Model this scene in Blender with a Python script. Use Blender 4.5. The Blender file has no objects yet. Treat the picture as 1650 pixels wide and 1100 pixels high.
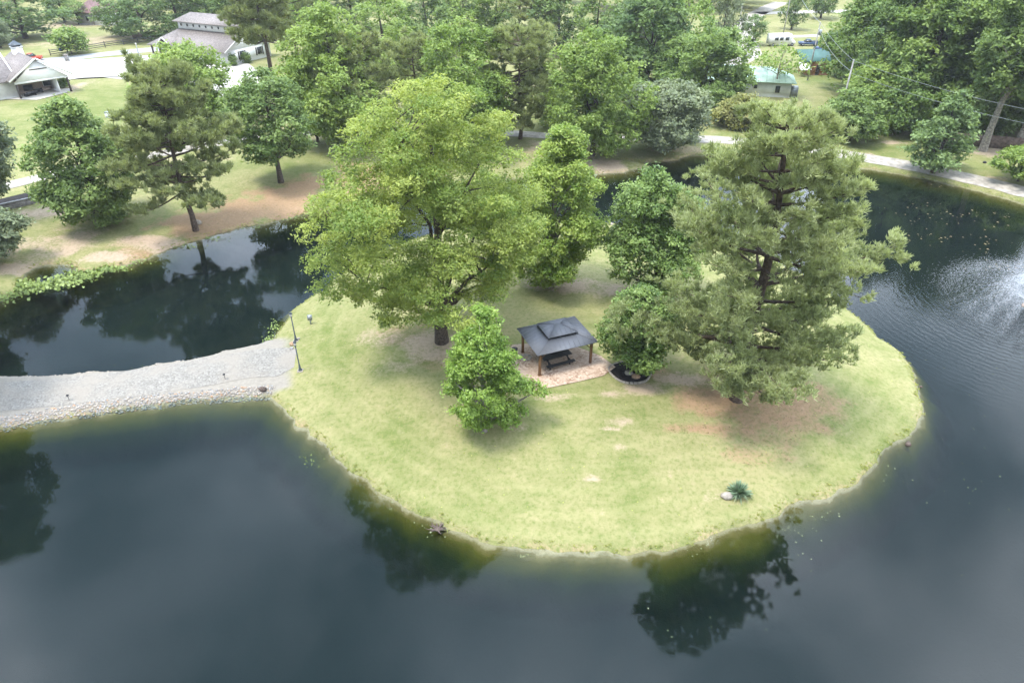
import bpy, math, numpy as np
from math import radians as R, pi
sc = bpy.context.scene
COL = sc.collection
# ------------------------------------------------------------------ camera, world, sun, exposure
CAM_H, TILT, FPX = 35.0, R(33), 1100.0
cd = bpy.data.cameras.new('camera'); cam = bpy.data.objects.new('camera', cd); COL.objects.link(cam)
cam.location = (0, 0, CAM_H); cam.rotation_euler = (R(90) - TILT, 0, 0)
cd.lens = 24; cd.sensor_width = 36; cd.clip_end = 6000; sc.camera = cam
SUN_EL, SUN_AZ = R(70), R(-112)            # azimuth from +Y towards +X
sd = bpy.data.lights.new('sun', 'SUN'); sd.energy = 3.5; sd.angle = R(14); sd.color = (1, .955, .88)
sun = bpy.data.objects.new('sun', sd); COL.objects.link(sun)
sun.rotation_euler = (R(90) - SUN_EL, 0, pi - SUN_AZ); sun.location = (0, 60, 90)
W = bpy.data.worlds.new('World'); sc.world = W; W.use_nodes = True
nt = W.node_tree; nt.nodes.clear()
def N(nt, t, **kw):
    n = nt.nodes.new(t)
    for k, v in kw.items():
        if k in n.inputs.keys(): n.inputs[k].default_value = v
        else: setattr(n, k, v)
    return n
def L(nt, a, b): nt.links.new(a, b)
def MATH(nt, op, a, b=None, clamp=False):
    n = nt.nodes.new('ShaderNodeMath'); n.operation = op; n.use_clamp = clamp
    for i, v in enumerate((a, b)):
        if v is None: continue
        if isinstance(v, (int, float)): n.inputs[i].default_value = v
        else: nt.links.new(v, n.inputs[i])
    return n.outputs[0]
def MIX(nt, f, a, b, bt='MIX'):
    n = nt.nodes.new('ShaderNodeMix'); n.data_type = 'RGBA'; n.blend_type = bt
    for s, v in ((n.inputs[0], f), (n.inputs[6], a), (n.inputs[7], b)):
        if isinstance(v, (int, float)): s.default_value = v
        elif isinstance(v, tuple): s.default_value = (*v, 1) if len(v) == 3 else v
        else: nt.links.new(v, s)
    return n.outputs[2]
def RAMP(nt, f, stops, interp='LINEAR'):
    n = nt.nodes.new('ShaderNodeValToRGB'); n.color_ramp.interpolation = interp
    e = n.color_ramp.elements
    while len(e) > 1: e.remove(e[0])
    for i, (p, c) in enumerate(stops):
        el = e[0] if i == 0 else e.new(p)
        el.position = p; el.color = (c, c, c, 1) if isinstance(c, (int, float)) else (*c, 1)
    nt.links.new(f, n.inputs[0]); return n.outputs[0]
def NOISE(nt, vec, scale, detail=4, rough=.55, dist=0):
    n = nt.nodes.new('ShaderNodeTexNoise'); n.inputs['Scale'].default_value = scale
    n.inputs['Detail'].default_value = detail; n.inputs['Roughness'].default_value = rough
    n.inputs['Distortion'].default_value = dist
    if vec is not None: nt.links.new(vec, n.inputs['Vector'])
    return n.outputs[0]
sky = N(nt, 'ShaderNodeTexSky', sky_type='NISHITA'); sky.sun_disc = False
sky.sun_elevation = SUN_EL; sky.sun_rotation = SUN_AZ; sky.air_density = 1.2; sky.dust_density = 1.5
tc = N(nt, 'ShaderNodeTexCoord'); sp = N(nt, 'ShaderNodeSeparateXYZ'); L(nt, tc.outputs['Generated'], sp.inputs[0])
zz = MATH(nt, 'ADD', MATH(nt, 'MAXIMUM', sp.outputs[2], 0.0), .22)
cb = N(nt, 'ShaderNodeCombineXYZ'); L(nt, MATH(nt, 'DIVIDE', sp.outputs[0], zz), cb.inputs[0]); L(nt, MATH(nt, 'DIVIDE', sp.outputs[1], zz), cb.inputs[1])
n1 = NOISE(nt, cb.outputs[0], 1.7, 6, .5, .3)
n2 = NOISE(nt, cb.outputs[0], .8, 3, .5, 0)
cover = RAMP(nt, n1, [(.36, .55), (.60, 1.0)])
n3 = NOISE(nt, cb.outputs[0], 3.4, 5, .55, .4)
bank = MATH(nt, 'ADD', MATH(nt, 'MULTIPLY', n2, .35), MATH(nt, 'ADD', MATH(nt, 'MULTIPLY', n1, .35), MATH(nt, 'MULTIPLY', n3, .32)))
bank = MATH(nt, 'ADD', bank, MATH(nt, 'MULTIPLY', sp.outputs[0], .10))
cloud = RAMP(nt, bank, [(.40, (10, 14.5, 20)), (.49, (23, 28.5, 36)), (.60, (52, 57, 66))])
bg = N(nt, 'ShaderNodeBackground')
hi = MATH(nt, 'ADD', MATH(nt, 'MULTIPLY', MATH(nt, 'MULTIPLY', sp.outputs[2], sp.outputs[2]), .70), .36)
hi = MATH(nt, 'MULTIPLY', hi, MATH(nt, 'ADD', 1.0, MATH(nt, 'MULTIPLY', sp.outputs[1], .6)))
cbh = N(nt, 'ShaderNodeCombineXYZ'); [L(nt, hi, cbh.inputs[i]) for i in range(3)]
cloud = MIX(nt, 1.0, cloud, cbh.outputs[0], 'MULTIPLY')
L(nt, MIX(nt, cover, sky.outputs[0], cloud), bg.inputs[0]); bg.inputs[1].default_value = .1
L(nt, bg.outputs[0], N(nt, 'ShaderNodeOutputWorld').inputs[0])
sc.view_settings.view_transform = 'Standard'; sc.view_settings.look = 'None'
sc.view_settings.exposure = 0.55; sc.view_settings.gamma = 1.0; sc.view_settings.use_curve_mapping = False
sc.cycles.use_denoising = True; sc.cycles.max_bounces = 10; sc.cycles.transparent_max_bounces = 12
sc.cycles.diffuse_bounces = 5; sc.cycles.glossy_bounces = 3

# ------------------------------------------------------------------ placing things from the photograph (1650 x 1100 grid)
ct, st = math.cos(TILT), math.sin(TILT)
def ray(px, py):
    x = (px - 825) / FPX; y = -(py - 550) / FPX
    return np.array([x, ct + y * st, -st + y * ct])
def P0(px, py, z=0.0):
    d = ray(px, py); t = (z - CAM_H) / d[2]; return np.array([d[0] * t, d[1] * t, z])
def hat(px, py, Y):                                   # height of the pixel's ray above a ground distance Y
    d = ray(px, py); return CAM_H + d[2] * Y / d[1]
def P2(lst, z=0.0): return np.array([P0(x, y, z)[:2] for x, y in lst])

# ------------------------------------------------------------------ shore lines
outer = np.vstack([P2([(-110, 720), (-135, 640), (-125, 570), (-70, 515), (0, 486), (25, 472), (38, 450), (48, 432), (80, 424), (118, 428), (128, 440), (150, 438), (190, 429), (240, 413),
    (290, 396), (330, 386), (380, 369), (430, 358), (490, 346), (560, 333), (640, 318), (720, 303), (800, 290), (870, 283), (940, 281),
    (1005, 277), (1045, 270), (1028, 263), (1000, 258), (1030, 262), (1080, 261), (1115, 250), (1160, 249), (1220, 251), (1290, 257), (1345, 264), (1400, 272), (1450, 280), (1520, 294),
    (1590, 311), (1650, 329)]), np.array([(80, 76), (86, 50), (76, 22), (64, -5), (42, -32), (0, -46), (-38, -36), (-52, -5), (-50, 20), (-47, 33)])])
island = P2([(437, 640), (452, 655), (470, 672), (497, 697), (530, 728), (575, 767), (620, 797), (680, 831), (740, 856), (800, 875), (860, 886), (930, 891),
    (1000, 890), (1060, 884), (1120, 871), (1180, 853), (1240, 836), (1300, 812), (1340, 793), (1380, 766), (1420, 737), (1455, 708), (1475, 676), (1484, 640),
    (1474, 604), (1448, 573), (1420, 546), (1392, 522), (1355, 488), (1300, 445), (1220, 405), (1130, 380), (1050, 366), (980, 361), (900, 356), (800, 358),
    (700, 376), (620, 405), (570, 432), (530, 459), (495, 482), (468, 502), (447, 530), (432, 556), (418, 600)])
cway = np.vstack([P2([(-300, 700), (-200, 618)]), P2([(-100, 612), (0, 608), (70, 606), (130, 603), (200, 597), (250, 590), (330, 574), (400, 558), (435, 548), (480, 560), (470, 632), (440, 636),
    (380, 639), (300, 646), (200, 656), (100, 670), (0, 687), (-100, 708), (-200, 730)])])
def inside_dist(pts, poly):
    x, y = pts[:, 0], pts[:, 1]; d2 = np.full(len(x), 1e18); ins = np.zeros(len(x), bool)
    n = len(poly)
    for i in range(n):
        a, b = poly[i], poly[(i + 1) % n]; e = b - a
        t = np.clip(((x - a[0]) * e[0] + (y - a[1]) * e[1]) / (e @ e), 0, 1)
        d2 = np.minimum(d2, (x - a[0] - t * e[0]) ** 2 + (y - a[1] - t * e[1]) ** 2)
        if a[1] != b[1]:
            c = (a[1] > y) != (b[1] > y); ins ^= c & (x < a[0] + (y - a[1]) / (b[1] - a[1]) * e[0])
    d = np.sqrt(d2); return np.where(ins, d, -d)
def vnoise(x, y, s, seed=0):                            # smooth value noise, numpy
    x = x / s + seed * 17.3; y = y / s + seed * 5.1
    xi, yi = np.floor(x).astype(np.int64), np.floor(y).astype(np.int64); fx, fy = x - xi, y - yi
    fx = fx * fx * (3 - 2 * fx); fy = fy * fy * (3 - 2 * fy)
    def h(a, b):
        v = (a * 374761393 + b * 668265263 + seed * 974711) & 0x7fffffff
        v = ((v ^ (v >> 13)) * 1274126177) & 0x7fffffff; v = v ^ (v >> 16)
        return (v & 0xffff) / 65535.0
    return (h(xi, yi) * (1 - fx) + h(xi + 1, yi) * fx) * (1 - fy) + (h(xi, yi + 1) * (1 - fx) + h(xi + 1, yi + 1) * fx) * fy
def axis(lo, f0, f1, hi, fine, coarse):
    a = list(np.arange(f0, f1 + 1e-6, fine)); s = fine; v = f1
    while v < hi: s *= 1.12; v += s; a.append(v)
    s = fine; v = f0; b = []
    while v > lo: s = min(s * 1.12, coarse); v -= s; b.append(v)
    return np.array(b[::-1] + a)
GX = axis(-2600, -62, 78, 2600, .3, 400); GY = axis(-900, 17, 122, 2800, .3, 200)
def wdist(x, y):
    pts = np.stack([x, y], 1)
    d = np.minimum(np.minimum(inside_dist(pts, outer), -inside_dist(pts, island)), -inside_dist(pts, cway))
    return d + (vnoise(x, y, 4.2, 8) - .5) * .6 + (vnoise(x, y, 1.3, 1) - .5) * .6 + (vnoise(x, y, .5, 2) - .5) * .22
def hfun(x, y):
    s = -wdist(x, y); l = np.maximum(s, 0); w = np.maximum(-s, 0)
    isl = np.maximum(inside_dist(np.stack([x, y], 1), island), 0)
    z = .26 * (1 - np.exp(-l / .22)) + .95 * (1 - np.exp(-l / 4.5)) + 1.25 * (1 - np.exp(-(isl / 9) ** 2)) + (vnoise(x, y, 7, 3) - .5) * .12 * np.minimum(l / 4, 1)
    zw = -.05 * np.minimum(w / .1, 1) - .8 * w - .2 * np.maximum(w - 1.5, 0)
    return np.where(s > 0, z, np.maximum(zw, -3.0)), s
mx, my = np.meshgrid(GX, GY)
near = (mx > -110) & (mx < 130) & (my > -70) & (my < 150)
GZ = np.full(mx.shape, 1.21); GS = np.full(mx.shape, 60.0)
zz_, ss_ = hfun(mx[near], my[near]); GZ[near] = zz_; GS[near] = ss_
def gh(x, y):                                          # ground height on the sheet itself
    i = int(np.clip(np.searchsorted(GX, x) - 1, 0, len(GX) - 2)); j = int(np.clip(np.searchsorted(GY, y) - 1, 0, len(GY) - 2))
    u = (x - GX[i]) / (GX[i + 1] - GX[i]); v = (y - GY[j]) / (GY[j + 1] - GY[j])
    return float((GZ[j, i] * (1 - u) + GZ[j, i + 1] * u) * (1 - v) + (GZ[j + 1, i] * (1 - u) + GZ[j + 1, i + 1] * u) * v)
def P(px, py):                                         # where a pixel's ray meets the ground
    z = 1.1
    for _ in range(6):
        p = P0(px, py, z); z = gh(p[0], p[1])
    p[2] = z; return p

# ------------------------------------------------------------------ materials
def mat(name, col, rough=.8, var=.12, scale=3.0, metal=0.0, bump=0.0, spec=.3, col2=None):
    m = bpy.data.materials.new(name); m.use_nodes = True; t = m.node_tree
    b = t.nodes['Principled BSDF']; b.inputs['Roughness'].default_value = rough; b.inputs['Metallic'].default_value = metal
    b.inputs['Specular IOR Level'].default_value = spec
    g = N(t, 'ShaderNodeTexCoord'); n = NOISE(t, g.outputs['Object'], scale, 5, .6)
    c2 = col2 or tuple(c * (1 - 2.2 * var) for c in col); c1 = col if col2 else tuple(min(1, c * (1 + var)) for c in col)
    L(t, MIX(t, RAMP(t, n, [(.34, 0.0), (.66, 1.0)]), c2, c1), b.inputs['Base Color'])
    if bump:
        bn = N(t, 'ShaderNodeBump'); bn.inputs['Strength'].default_value = bump; bn.inputs['Distance'].default_value = .05
        L(t, n, bn.inputs['Height']); L(t, bn.outputs[0], b.inputs['Normal'])
    return m
def leafmat(name, dark, light, trans=.35, rough=.5):
    m = bpy.data.materials.new(name); m.use_nodes = True; t = m.node_tree; t.nodes.clear()
    a = N(t, 'ShaderNodeAttribute', attribute_name='tint'); oi = N(t, 'ShaderNodeObjectInfo')
    f = MATH(t, 'ADD', a.outputs['Fac'], MATH(t, 'MULTIPLY', MATH(t, 'SUBTRACT', oi.outputs['Random'], .5), .22), True)
    c = MIX(t, f, dark, light)
    p = N(t, 'ShaderNodeBsdfPrincipled'); p.inputs['Roughness'].default_value = rough; p.inputs['Specular IOR Level'].default_value = .35
    tr = N(t, 'ShaderNodeBsdfTranslucent'); L(t, c, p.inputs['Base Color']); L(t, MIX(t, 1.0, c, (1.0, 1.0, .55), 'MULTIPLY'), tr.inputs[0])
    mx_ = N(t, 'ShaderNodeMixShader'); mx_.inputs[0].default_value = trans
    L(t, p.outputs[0], mx_.inputs[1]); L(t, tr.outputs[0], mx_.inputs[2]); L(t, mx_.outputs[0], N(t, 'ShaderNodeOutputMaterial').inputs[0])
    return m
LM = {
 'oak': leafmat('oak_leaves', (.15, .24, .045), (.45, .51, .13), 0.45),
 'syc': leafmat('sycamore_leaves', (0.17, 0.27, 0.045), (0.46, 0.54, 0.14), 0.47),
 'tulip': leafmat('tulip_leaves', (.14, .25, .035), (.42, .56, .14), 0.44, .36),
 'mag': leafmat('glossy_green_leaves', (0.09, 0.165, 0.04), (0.32, 0.43, 0.13), 0.42, .4),
 'gum': leafmat('sweetgum_leaves', (0.085, 0.155, 0.04), (0.29, 0.385, 0.115), 0.4),
 'bright': leafmat('bright_leaves', (0.14, 0.23, 0.04), (0.36, 0.46, 0.12), 0.45),
 'mid': leafmat('mid_leaves', (0.1, 0.18, 0.042), (0.32, 0.42, 0.115), 0.42),
 'dark': leafmat('dark_leaves', (0.06, 0.12, 0.032), (0.235, 0.33, 0.095), 0.38),
 'grey': leafmat('grey_green_leaves', (0.11, 0.15, 0.085), (0.34, 0.39, 0.22), 0.38),
 'pine': leafmat('pine_needles', (0.21, 0.25, 0.11), (0.57, 0.62, 0.34), 0.44, .55),
 'pine2': leafmat('olive_pine_needles', (0.16, 0.2, 0.08), (0.46, 0.5, 0.24), 0.43, .55),
 'feather': leafmat('feathery_leaves', (.11, .18, .065), (.32, .43, .16), .42),
 'gold': leafmat('golden_leaves', (.15, .18, .05), (.44, .42, .15), .4),
 'rust': leafmat('rusty_leaves', (.12, .10, .04), (.34, .27, .12), .3),
 'yucca': leafmat('yucca_blades', (.09, .16, .09), (.32, .42, .28), .15, .45),
 'weed': leafmat('weed_leaves', (.09, .14, .03), (.32, .40, .12), .3),
 'straw': leafmat('edge_grass', (.20, .25, .05), (.46, .46, .16), .5, .7),
}
M = dict(
 bark=mat('bark', (.085, .066, .052), .9, .3, 6, bump=.6), palebark=mat('pale_bark', (.27, .24, .20), .85, .25, 4, bump=.4),
 pinebark=mat('pine_bark', (.115, .082, .062), .9, .3, 5, bump=.7), cedar=mat('stained_cedar', (.20, .105, .045), .6, .2, 9),
 roofmetal=mat('charcoal_metal_roof', (.125, .13, .147), .62, .015, .5, spec=.4), black=mat('black_composite', (.022, .022, .024), .5, .15, 6),
 white=mat('white_paint', (.78, .78, .77), .6, .03, 2), offwhite=mat('offwhite_siding', (.66, .66, .62), .7, .05, 1), shingle=mat('brown_grey_shingles', (.235, .205, .19), .9, .16, 2.5, bump=.3),
 redshingle=mat('red_brown_shingles', (.17, .10, .095), .9, .15, 2), glass=mat('dark_window_glass', (.03, .035, .04), .15, .1, 2, spec=.6), darkwood=mat('dark_wood', (.06, .045, .038), .7, .2, 4),
 greenroof=mat('pale_green_metal_roof', (.42, .56, .47), .5, .06, .6), darkgreenroof=mat('green_metal_roof', (.04, .115, .095), .5, .08, .6), orange=mat('orange_brown_siding', (.42, .20, .10), .8, .12, 3),
 concrete=mat('pale_concrete', (.43, .405, .36), .85, .05, .25), asphalt=mat('grey_asphalt', (.30, .305, .31), .9, .07, .6), gravelroad=mat('tan_gravel', (.36, .325, .28), .95, .16, 1.2, bump=.5),
 metal=mat('grey_metal', (.32, .34, .36), .45, .1, 4, metal=.5), lampgrey=mat('slate_painted_metal', (.07, .085, .10), .45, .1, 5), lampglass=mat('pale_lamp_glass', (.72, .70, .66), .3, .03, 5),
 stone=mat('pale_stone', (.34, .30, .255), .9, .15, 4, bump=.6), stonetan=mat('tan_stone', (.42, .27, .17), .9, .2, 5, bump=.6), stonegrey=mat('grey_stone', (.30, .29, .28), .9, .2, 4, bump=.6),
 mulch=mat('black_mulch', (.022, .018, .018), .95, .4, 14, bump=1), driftwood=mat('grey_brown_driftwood', (.12, .09, .075), .9, .3, 9, bump=.6), fencewood=mat('weathered_fence_boards', (.17, .12, .095), .9, .25, 2.5),
 railwood=mat('dark_fence_rails', (.10, .095, .10), .9, .2, 2), pole=mat('weathered_pole_wood', (.34, .33, .31), .85, .15, 3), wire=mat('aluminium_wire', (.27, .29, .30), .6, .05, 1),
 tarp=mat('pale_blue_tarp', (.30, .55, .72), .6, .06, 2), yellow=mat('yellow_paint', (.75, .48, .03), .4, .06, 3), blue=mat('dark_blue_paint', (.03, .07, .16), .3, .08, 3, spec=.5), red=mat('red_paint', (.55, .07, .03), .5, .08, 3),
 tyre=mat('tyre_rubber', (.02, .02, .02), .9, .1, 5), wallgrey=mat('grey_block_wall', (.22, .20, .185), .95, .2, 3, bump=.5), curtain=mat('patio_brick', (.40, .30, .24), .9, .15, 5), bluebin=mat('blue_plastic', (.05, .12, .35), .5, .05, 3))
# chipped stone (gravel) materials with fine speckle
def speckle(name, c1, c2, c3, sc_=9.0, big=.5):
    m = bpy.data.materials.new(name); m.use_nodes = True; t = m.node_tree; b = t.nodes['Principled BSDF']
    b.inputs['Roughness'].default_value = .95; b.inputs['Specular IOR Level'].default_value = .15
    g = N(t, 'ShaderNodeTexCoord'); v = N(t, 'ShaderNodeTexVoronoi'); v.inputs['Scale'].default_value = sc_; L(t, g.outputs['Object'], v.inputs['Vector'])
    r = N(t, 'ShaderNodeSeparateColor'); L(t, v.outputs['Color'], r.inputs[0])
    c = MIX(t, r.outputs[0], c1, c2); n = NOISE(t, g.outputs['Object'], big, 5, .6)
    c = MIX(t, RAMP(t, n, [(.42, 0.0), (.62, .8)]), c, c3)
    L(t, c, b.inputs['Base Color']); bn = N(t, 'ShaderNodeBump'); bn.inputs['Strength'].default_value = .5; bn.inputs['Distance'].default_value = .04
    L(t, v.outputs['Distance'], bn.inputs['Height']); L(t, bn.outputs[0], b.inputs['Normal']); return m
M['gravel'] = speckle('blue_grey_gravel', (.15, .14, .124), (.26, .243, .217), (.235, .21, .178), 8, .35)
M['chips'] = speckle('tan_rubber_chips', (.24, .15, .10), (.52, .41, .32), (.43, .33, .255), 7, .8)

# ------------------------------------------------------------------ mesh builder and scene helpers
def mesh(name, V, faces, m=None, smooth=False, attr=None):
    me = bpy.data.meshes.new(name); V = np.asarray(V, np.float32)
    me.vertices.add(len(V)); me.vertices.foreach_set('co', V.ravel())
    groups = faces if isinstance(faces, list) and len(faces) and isinstance(faces[0], np.ndarray) and faces[0].ndim == 2 else None
    if groups is None:
        lens = np.array([len(f) for f in faces], np.int32); idx = np.concatenate([np.asarray(f, np.int32) for f in faces])
    else:
        lens = np.concatenate([np.full(len(g), g.shape[1], np.int32) for g in groups]); idx = np.concatenate([g.astype(np.int32).ravel() for g in groups])
    me.loops.add(len(idx)); me.loops.foreach_set('vertex_index', idx)
    me.polygons.add(len(lens)); me.polygons.foreach_set('loop_start', np.concatenate([[0], np.cumsum(lens)[:-1]]).astype(np.int32))
    if smooth: me.polygons.foreach_set('use_smooth', np.ones(len(lens), bool))
    if attr is not None:
        for k, (dom, a) in attr.items():
            at = me.attributes.new(k, 'FLOAT', dom); at.data.foreach_set('value', np.asarray(a, np.float32))
    me.update(calc_edges=True)
    if m is not None: me.materials.append(m)
    return me
def link(name, me, parent=None, loc=None, rz=0):
    o = bpy.data.objects.new(name, me); COL.objects.link(o); o.parent = parent
    if loc is not None: o.location = tuple(float(v) for v in loc)
    if rz: o.rotation_euler = (0, 0, rz)
    return o
def tag(o, label=None, cat=None, group=None, kind=None):
    if label: o['label'] = label
    if cat: o['category'] = cat
    if group: o['group'] = group
    if kind: o['kind'] = kind
    return o
def thing(name, label, cat, loc=(0, 0, 0), rz=0, group=None):
    return tag(link(name, None, None, loc, rz), label, cat, group)
class MB:
    def __init__(s): s.v = []; s.f = []; s.n = 0
    def add(s, V, F):
        s.v.append(np.asarray(V, float)); s.f += [[i + s.n for i in f] for f in F]; s.n += len(V); return s
    def box(s, x0, x1, y0, y1, z0, z1, rz=0, c=(0, 0), tilt=None):
        V = np.array([(x, y, z) for z in (z0, z1) for x, y in ((x0, y0), (x1, y0), (x1, y1), (x0, y1))], float)
        if rz:
            a, b = math.cos(rz), math.sin(rz); x, y = V[:, 0] - c[0], V[:, 1] - c[1]
            V[:, 0], V[:, 1] = c[0] + a * x - b * y, c[1] + b * x + a * y
        return s.add(V, [(3, 2, 1, 0), (4, 5, 6, 7), (0, 1, 5, 4), (1, 2, 6, 5), (2, 3, 7, 6), (3, 0, 4, 7)])
    def tube(s, pts, r, n=8, cap=True):
        pts = np.asarray(pts, float); r = np.broadcast_to(np.asarray(r, float), (len(pts),)); V = []
        d = np.gradient(pts, axis=0); d /= np.linalg.norm(d, axis=1)[:, None] + 1e-9
        up = np.array([0, 0, 1.0]) if abs(d[0][2]) < .9 else np.array([1.0, 0, 0])
        a = np.cross(d, up); a /= np.linalg.norm(a, axis=1)[:, None] + 1e-9; b = np.cross(d, a)
        th = np.arange(n) * 2 * pi / n
        V = pts[:, None] + r[:, None, None] * (np.cos(th)[None, :, None] * a[:, None] + np.sin(th)[None, :, None] * b[:, None])
        F = []
        for i in range(len(pts) - 1):
            for k in range(n):
                F.append((i * n + k, i * n + (k + 1) % n, (i + 1) * n + (k + 1) % n, (i + 1) * n + k))
        if cap: F.append(tuple(range(n))[::-1]); F.append(tuple((len(pts) - 1) * n + k for k in range(n)))
        return s.add(V.reshape(-1, 3), F)
    def bar(s, a, b, w, h):                              # square bar between two points
        return s.tube([a, b], max(w, h) * .7, 4)
    def prism(s, poly, z0, z1):
        n = len(poly); V = [(x, y, z0) for x, y in poly] + [(x, y, z1) for x, y in poly]
        F = [tuple(range(n))[::-1], tuple(range(n, 2 * n))] + [(i, (i + 1) % n, n + (i + 1) % n, n + i) for i in range(n)]
        return s.add(V, F)
    def slab(s, quad, t):                                # sloped panel with thickness: corners in order, extruded down
        q = np.asarray(quad, float); n = len(q); V = np.vstack([q, q - [0, 0, t]])
        return s.add(V, [tuple(range(n)), tuple(range(n, 2 * n))[::-1]] + [(i, n + i, n + (i + 1) % n, (i + 1) % n) for i in range(n)])
    def blob(s, c, r, seed=0, sub=1, sq=.7):             # rough stone
        rg = np.random.default_rng(seed); t = (1 + 5 ** .5) / 2
        V = np.array([(-1, t, 0), (1, t, 0), (-1, -t, 0), (1, -t, 0), (0, -1, t), (0, 1, t), (0, -1, -t), (0, 1, -t), (t, 0, -1), (t, 0, 1), (-t, 0, -1), (-t, 0, 1)], float); V /= np.linalg.norm(V[0])
        F = [(0, 11, 5), (0, 5, 1), (0, 1, 7), (0, 7, 10), (0, 10, 11), (1, 5, 9), (5, 11, 4), (11, 10, 2), (10, 7, 6), (7, 1, 8), (3, 9, 4), (3, 4, 2), (3, 2, 6), (3, 6, 8), (3, 8, 9), (4, 9, 5), (2, 4, 11), (6, 2, 10), (8, 6, 7), (9, 8, 1)]
        V = [tuple(v) for v in V]
        for _ in range(sub):
            mid = {}; F2 = []
            def mp(a, b):
                k = (min(a, b), max(a, b))
                if k not in mid:
                    q = (np.array(V[a]) + V[b]); q /= np.linalg.norm(q); V.append(tuple(q)); mid[k] = len(V) - 1
                return mid[k]
            for a, b, c_ in F: x, y, z = mp(a, b), mp(b, c_), mp(c_, a); F2 += [(a, x, z), (b, y, x), (c_, z, y), (x, y, z)]
            F = F2
        V = np.array(V) * (1 + .22 * (rg.random(len(V))[:, None] - .5)) * (np.array(r) if np.ndim(r) else np.array([r, r * (.7 + .3 * rg.random()), r * sq]))
        return s.add(V + np.array(c), F)
    def build(s, name, m, parent=None, smooth=False, loc=None):
        return link(name, mesh(name, np.vstack(s.v), s.f, m, smooth), parent, loc)

# ------------------------------------------------------------------ ground sheet with real patches of soil, needles, dry grass
def blobs(lst, x, y, jit=.35, seed=5):
    out = np.zeros(x.shape)
    wob = (vnoise(x, y, 2.2, seed) - .5) * 2 + (vnoise(x, y, .8, seed + 1) - .5)
    for (px, py, rx, ry, amp) in lst:
        c = P(px, py); sx = rx * math.hypot(c[1], CAM_H) / FPX; sy = ry * (c[1] ** 2 + CAM_H ** 2) / (FPX * CAM_H)
        d = np.sqrt(((x - c[0]) / sx) ** 2 + ((y - c[1]) / sy) ** 2) + wob * jit
        out = np.maximum(out, amp * np.clip(1.6 - 1.3 * d, 0, 1))
    return out
gx, gy = mx.ravel(), my.ravel()
dirt = blobs([(905, 460, 75, 14, .85), (1000, 470, 45, 14, .8), (690, 560, 60, 26, .75), (745, 545, 35, 12, .6), (610, 545, 50, 18, .5), (1090, 610, 50, 13, 1.0), (1035, 625, 40, 12, .8), (985, 635, 22, 6, .8),
   (1000, 680, 32, 8, .55), (955, 772, 16, 5, .8), (1150, 800, 30, 9, .35), (1000, 720, 14, 4, .6), (985, 690, 20, 4, .9), (640, 590, 55, 14, .4), (840, 690, 24, 8, .6), (880, 640, 40, 6, .5),
   (90, 395, 60, 22, .65), (40, 440, 60, 14, .95), (170, 425, 50, 10, .9), (250, 405, 60, 12, .9), (110, 405, 30, 8, .8), (145, 378, 25, 6, .6), (20, 400, 30, 20, .7), (230, 395, 30, 8, .6),
   (60, 345, 55, 12, .8), (960, 268, 50, 12, 1), (1090, 240, 50, 6, .5), (1580, 298, 40, 7, .6), (1490, 280, 50, 5, .55), (1435, 230, 28, 4, .7), (1590, 245, 50, 8, .8), (1380, 262, 30, 4, .6),
   (120, 142, 14, 10, .8), (200, 228, 22, 8, .7), (165, 53, 25, 3, 1), (100, 72, 70, 8, .6), (170, 62, 60, 5, .6), (110, 40, 60, 6, .8), (1270, 75, 30, 4, .8), (500, 215, 90, 12, .5), (300, 260, 60, 12, .5), (880, 235, 40, 10, .6)], gx, gy)
needle = blobs([(1190, 650, 150, 42, .85), (1290, 640, 90, 34, .8), (1140, 690, 90, 16, .85), (1060, 600, 50, 24, .6), (1230, 700, 90, 26, .5), (1220, 735, 70, 16, .5), (640, 540, 60, 20, .55),
   (320, 385, 90, 20, 1), (430, 335, 95, 24, 1), (370, 365, 80, 16, 1), (470, 322, 70, 22, 1), (230, 408, 70, 12, .8), (490, 300, 40, 22, 1), (390, 350, 70, 14, .7), (250, 400, 70, 14, .7), (700, 585, 50, 14, .5), (590, 290, 60, 30, .9)], gx, gy, .4, 9)
sdv = GS.ravel()
shore = np.clip(1 - sdv / 1.3, 0, 1) * (sdv > -.2) * (.3 + .9 * vnoise(gx, gy, 3.0, 12))
shore *= np.where(inside_dist(np.stack([gx, gy], 1), island + 0) > -3, .75, 1.0)
# the causeway itself is bare gravel and stone
cw = np.clip(inside_dist(np.stack([gx, gy], 1), cway) / .6 + .6, 0, 1) * np.clip(1.2 - np.maximum(inside_dist(np.stack([gx, gy], 1), island) - 1.2, 0) / 1.5, 0, 1)
far = np.clip((gy - 125) / 60, 0, 1) * .35
LX, LY = gx, gy
lush = blobs([(160, 175, 120, 50, 1), (1300, 190, 90, 26, .7), (1450, 240, 200, 14, .9), (1580, 265, 90, 12, .9), (1340, 130, 60, 25, .9), (1230, 215, 90, 12, .8), (870, 200, 100, 30, .6), (490, 265, 60, 20, .5), (640, 700, 70, 40, .45), (520, 560, 40, 40, .6), (1430, 560, 40, 50, .5), (870, 650, 60, 20, .4), (980, 400, 40, 30, .8)], gx, gy, .3, 21)
nx_, ny_ = len(GX), len(GY)
ii = (np.arange(ny_ - 1)[:, None] * nx_ + np.arange(nx_ - 1)[None, :]).ravel()
gf = np.stack([ii, ii + 1, ii + nx_ + 1, ii + nx_], 1)
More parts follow.
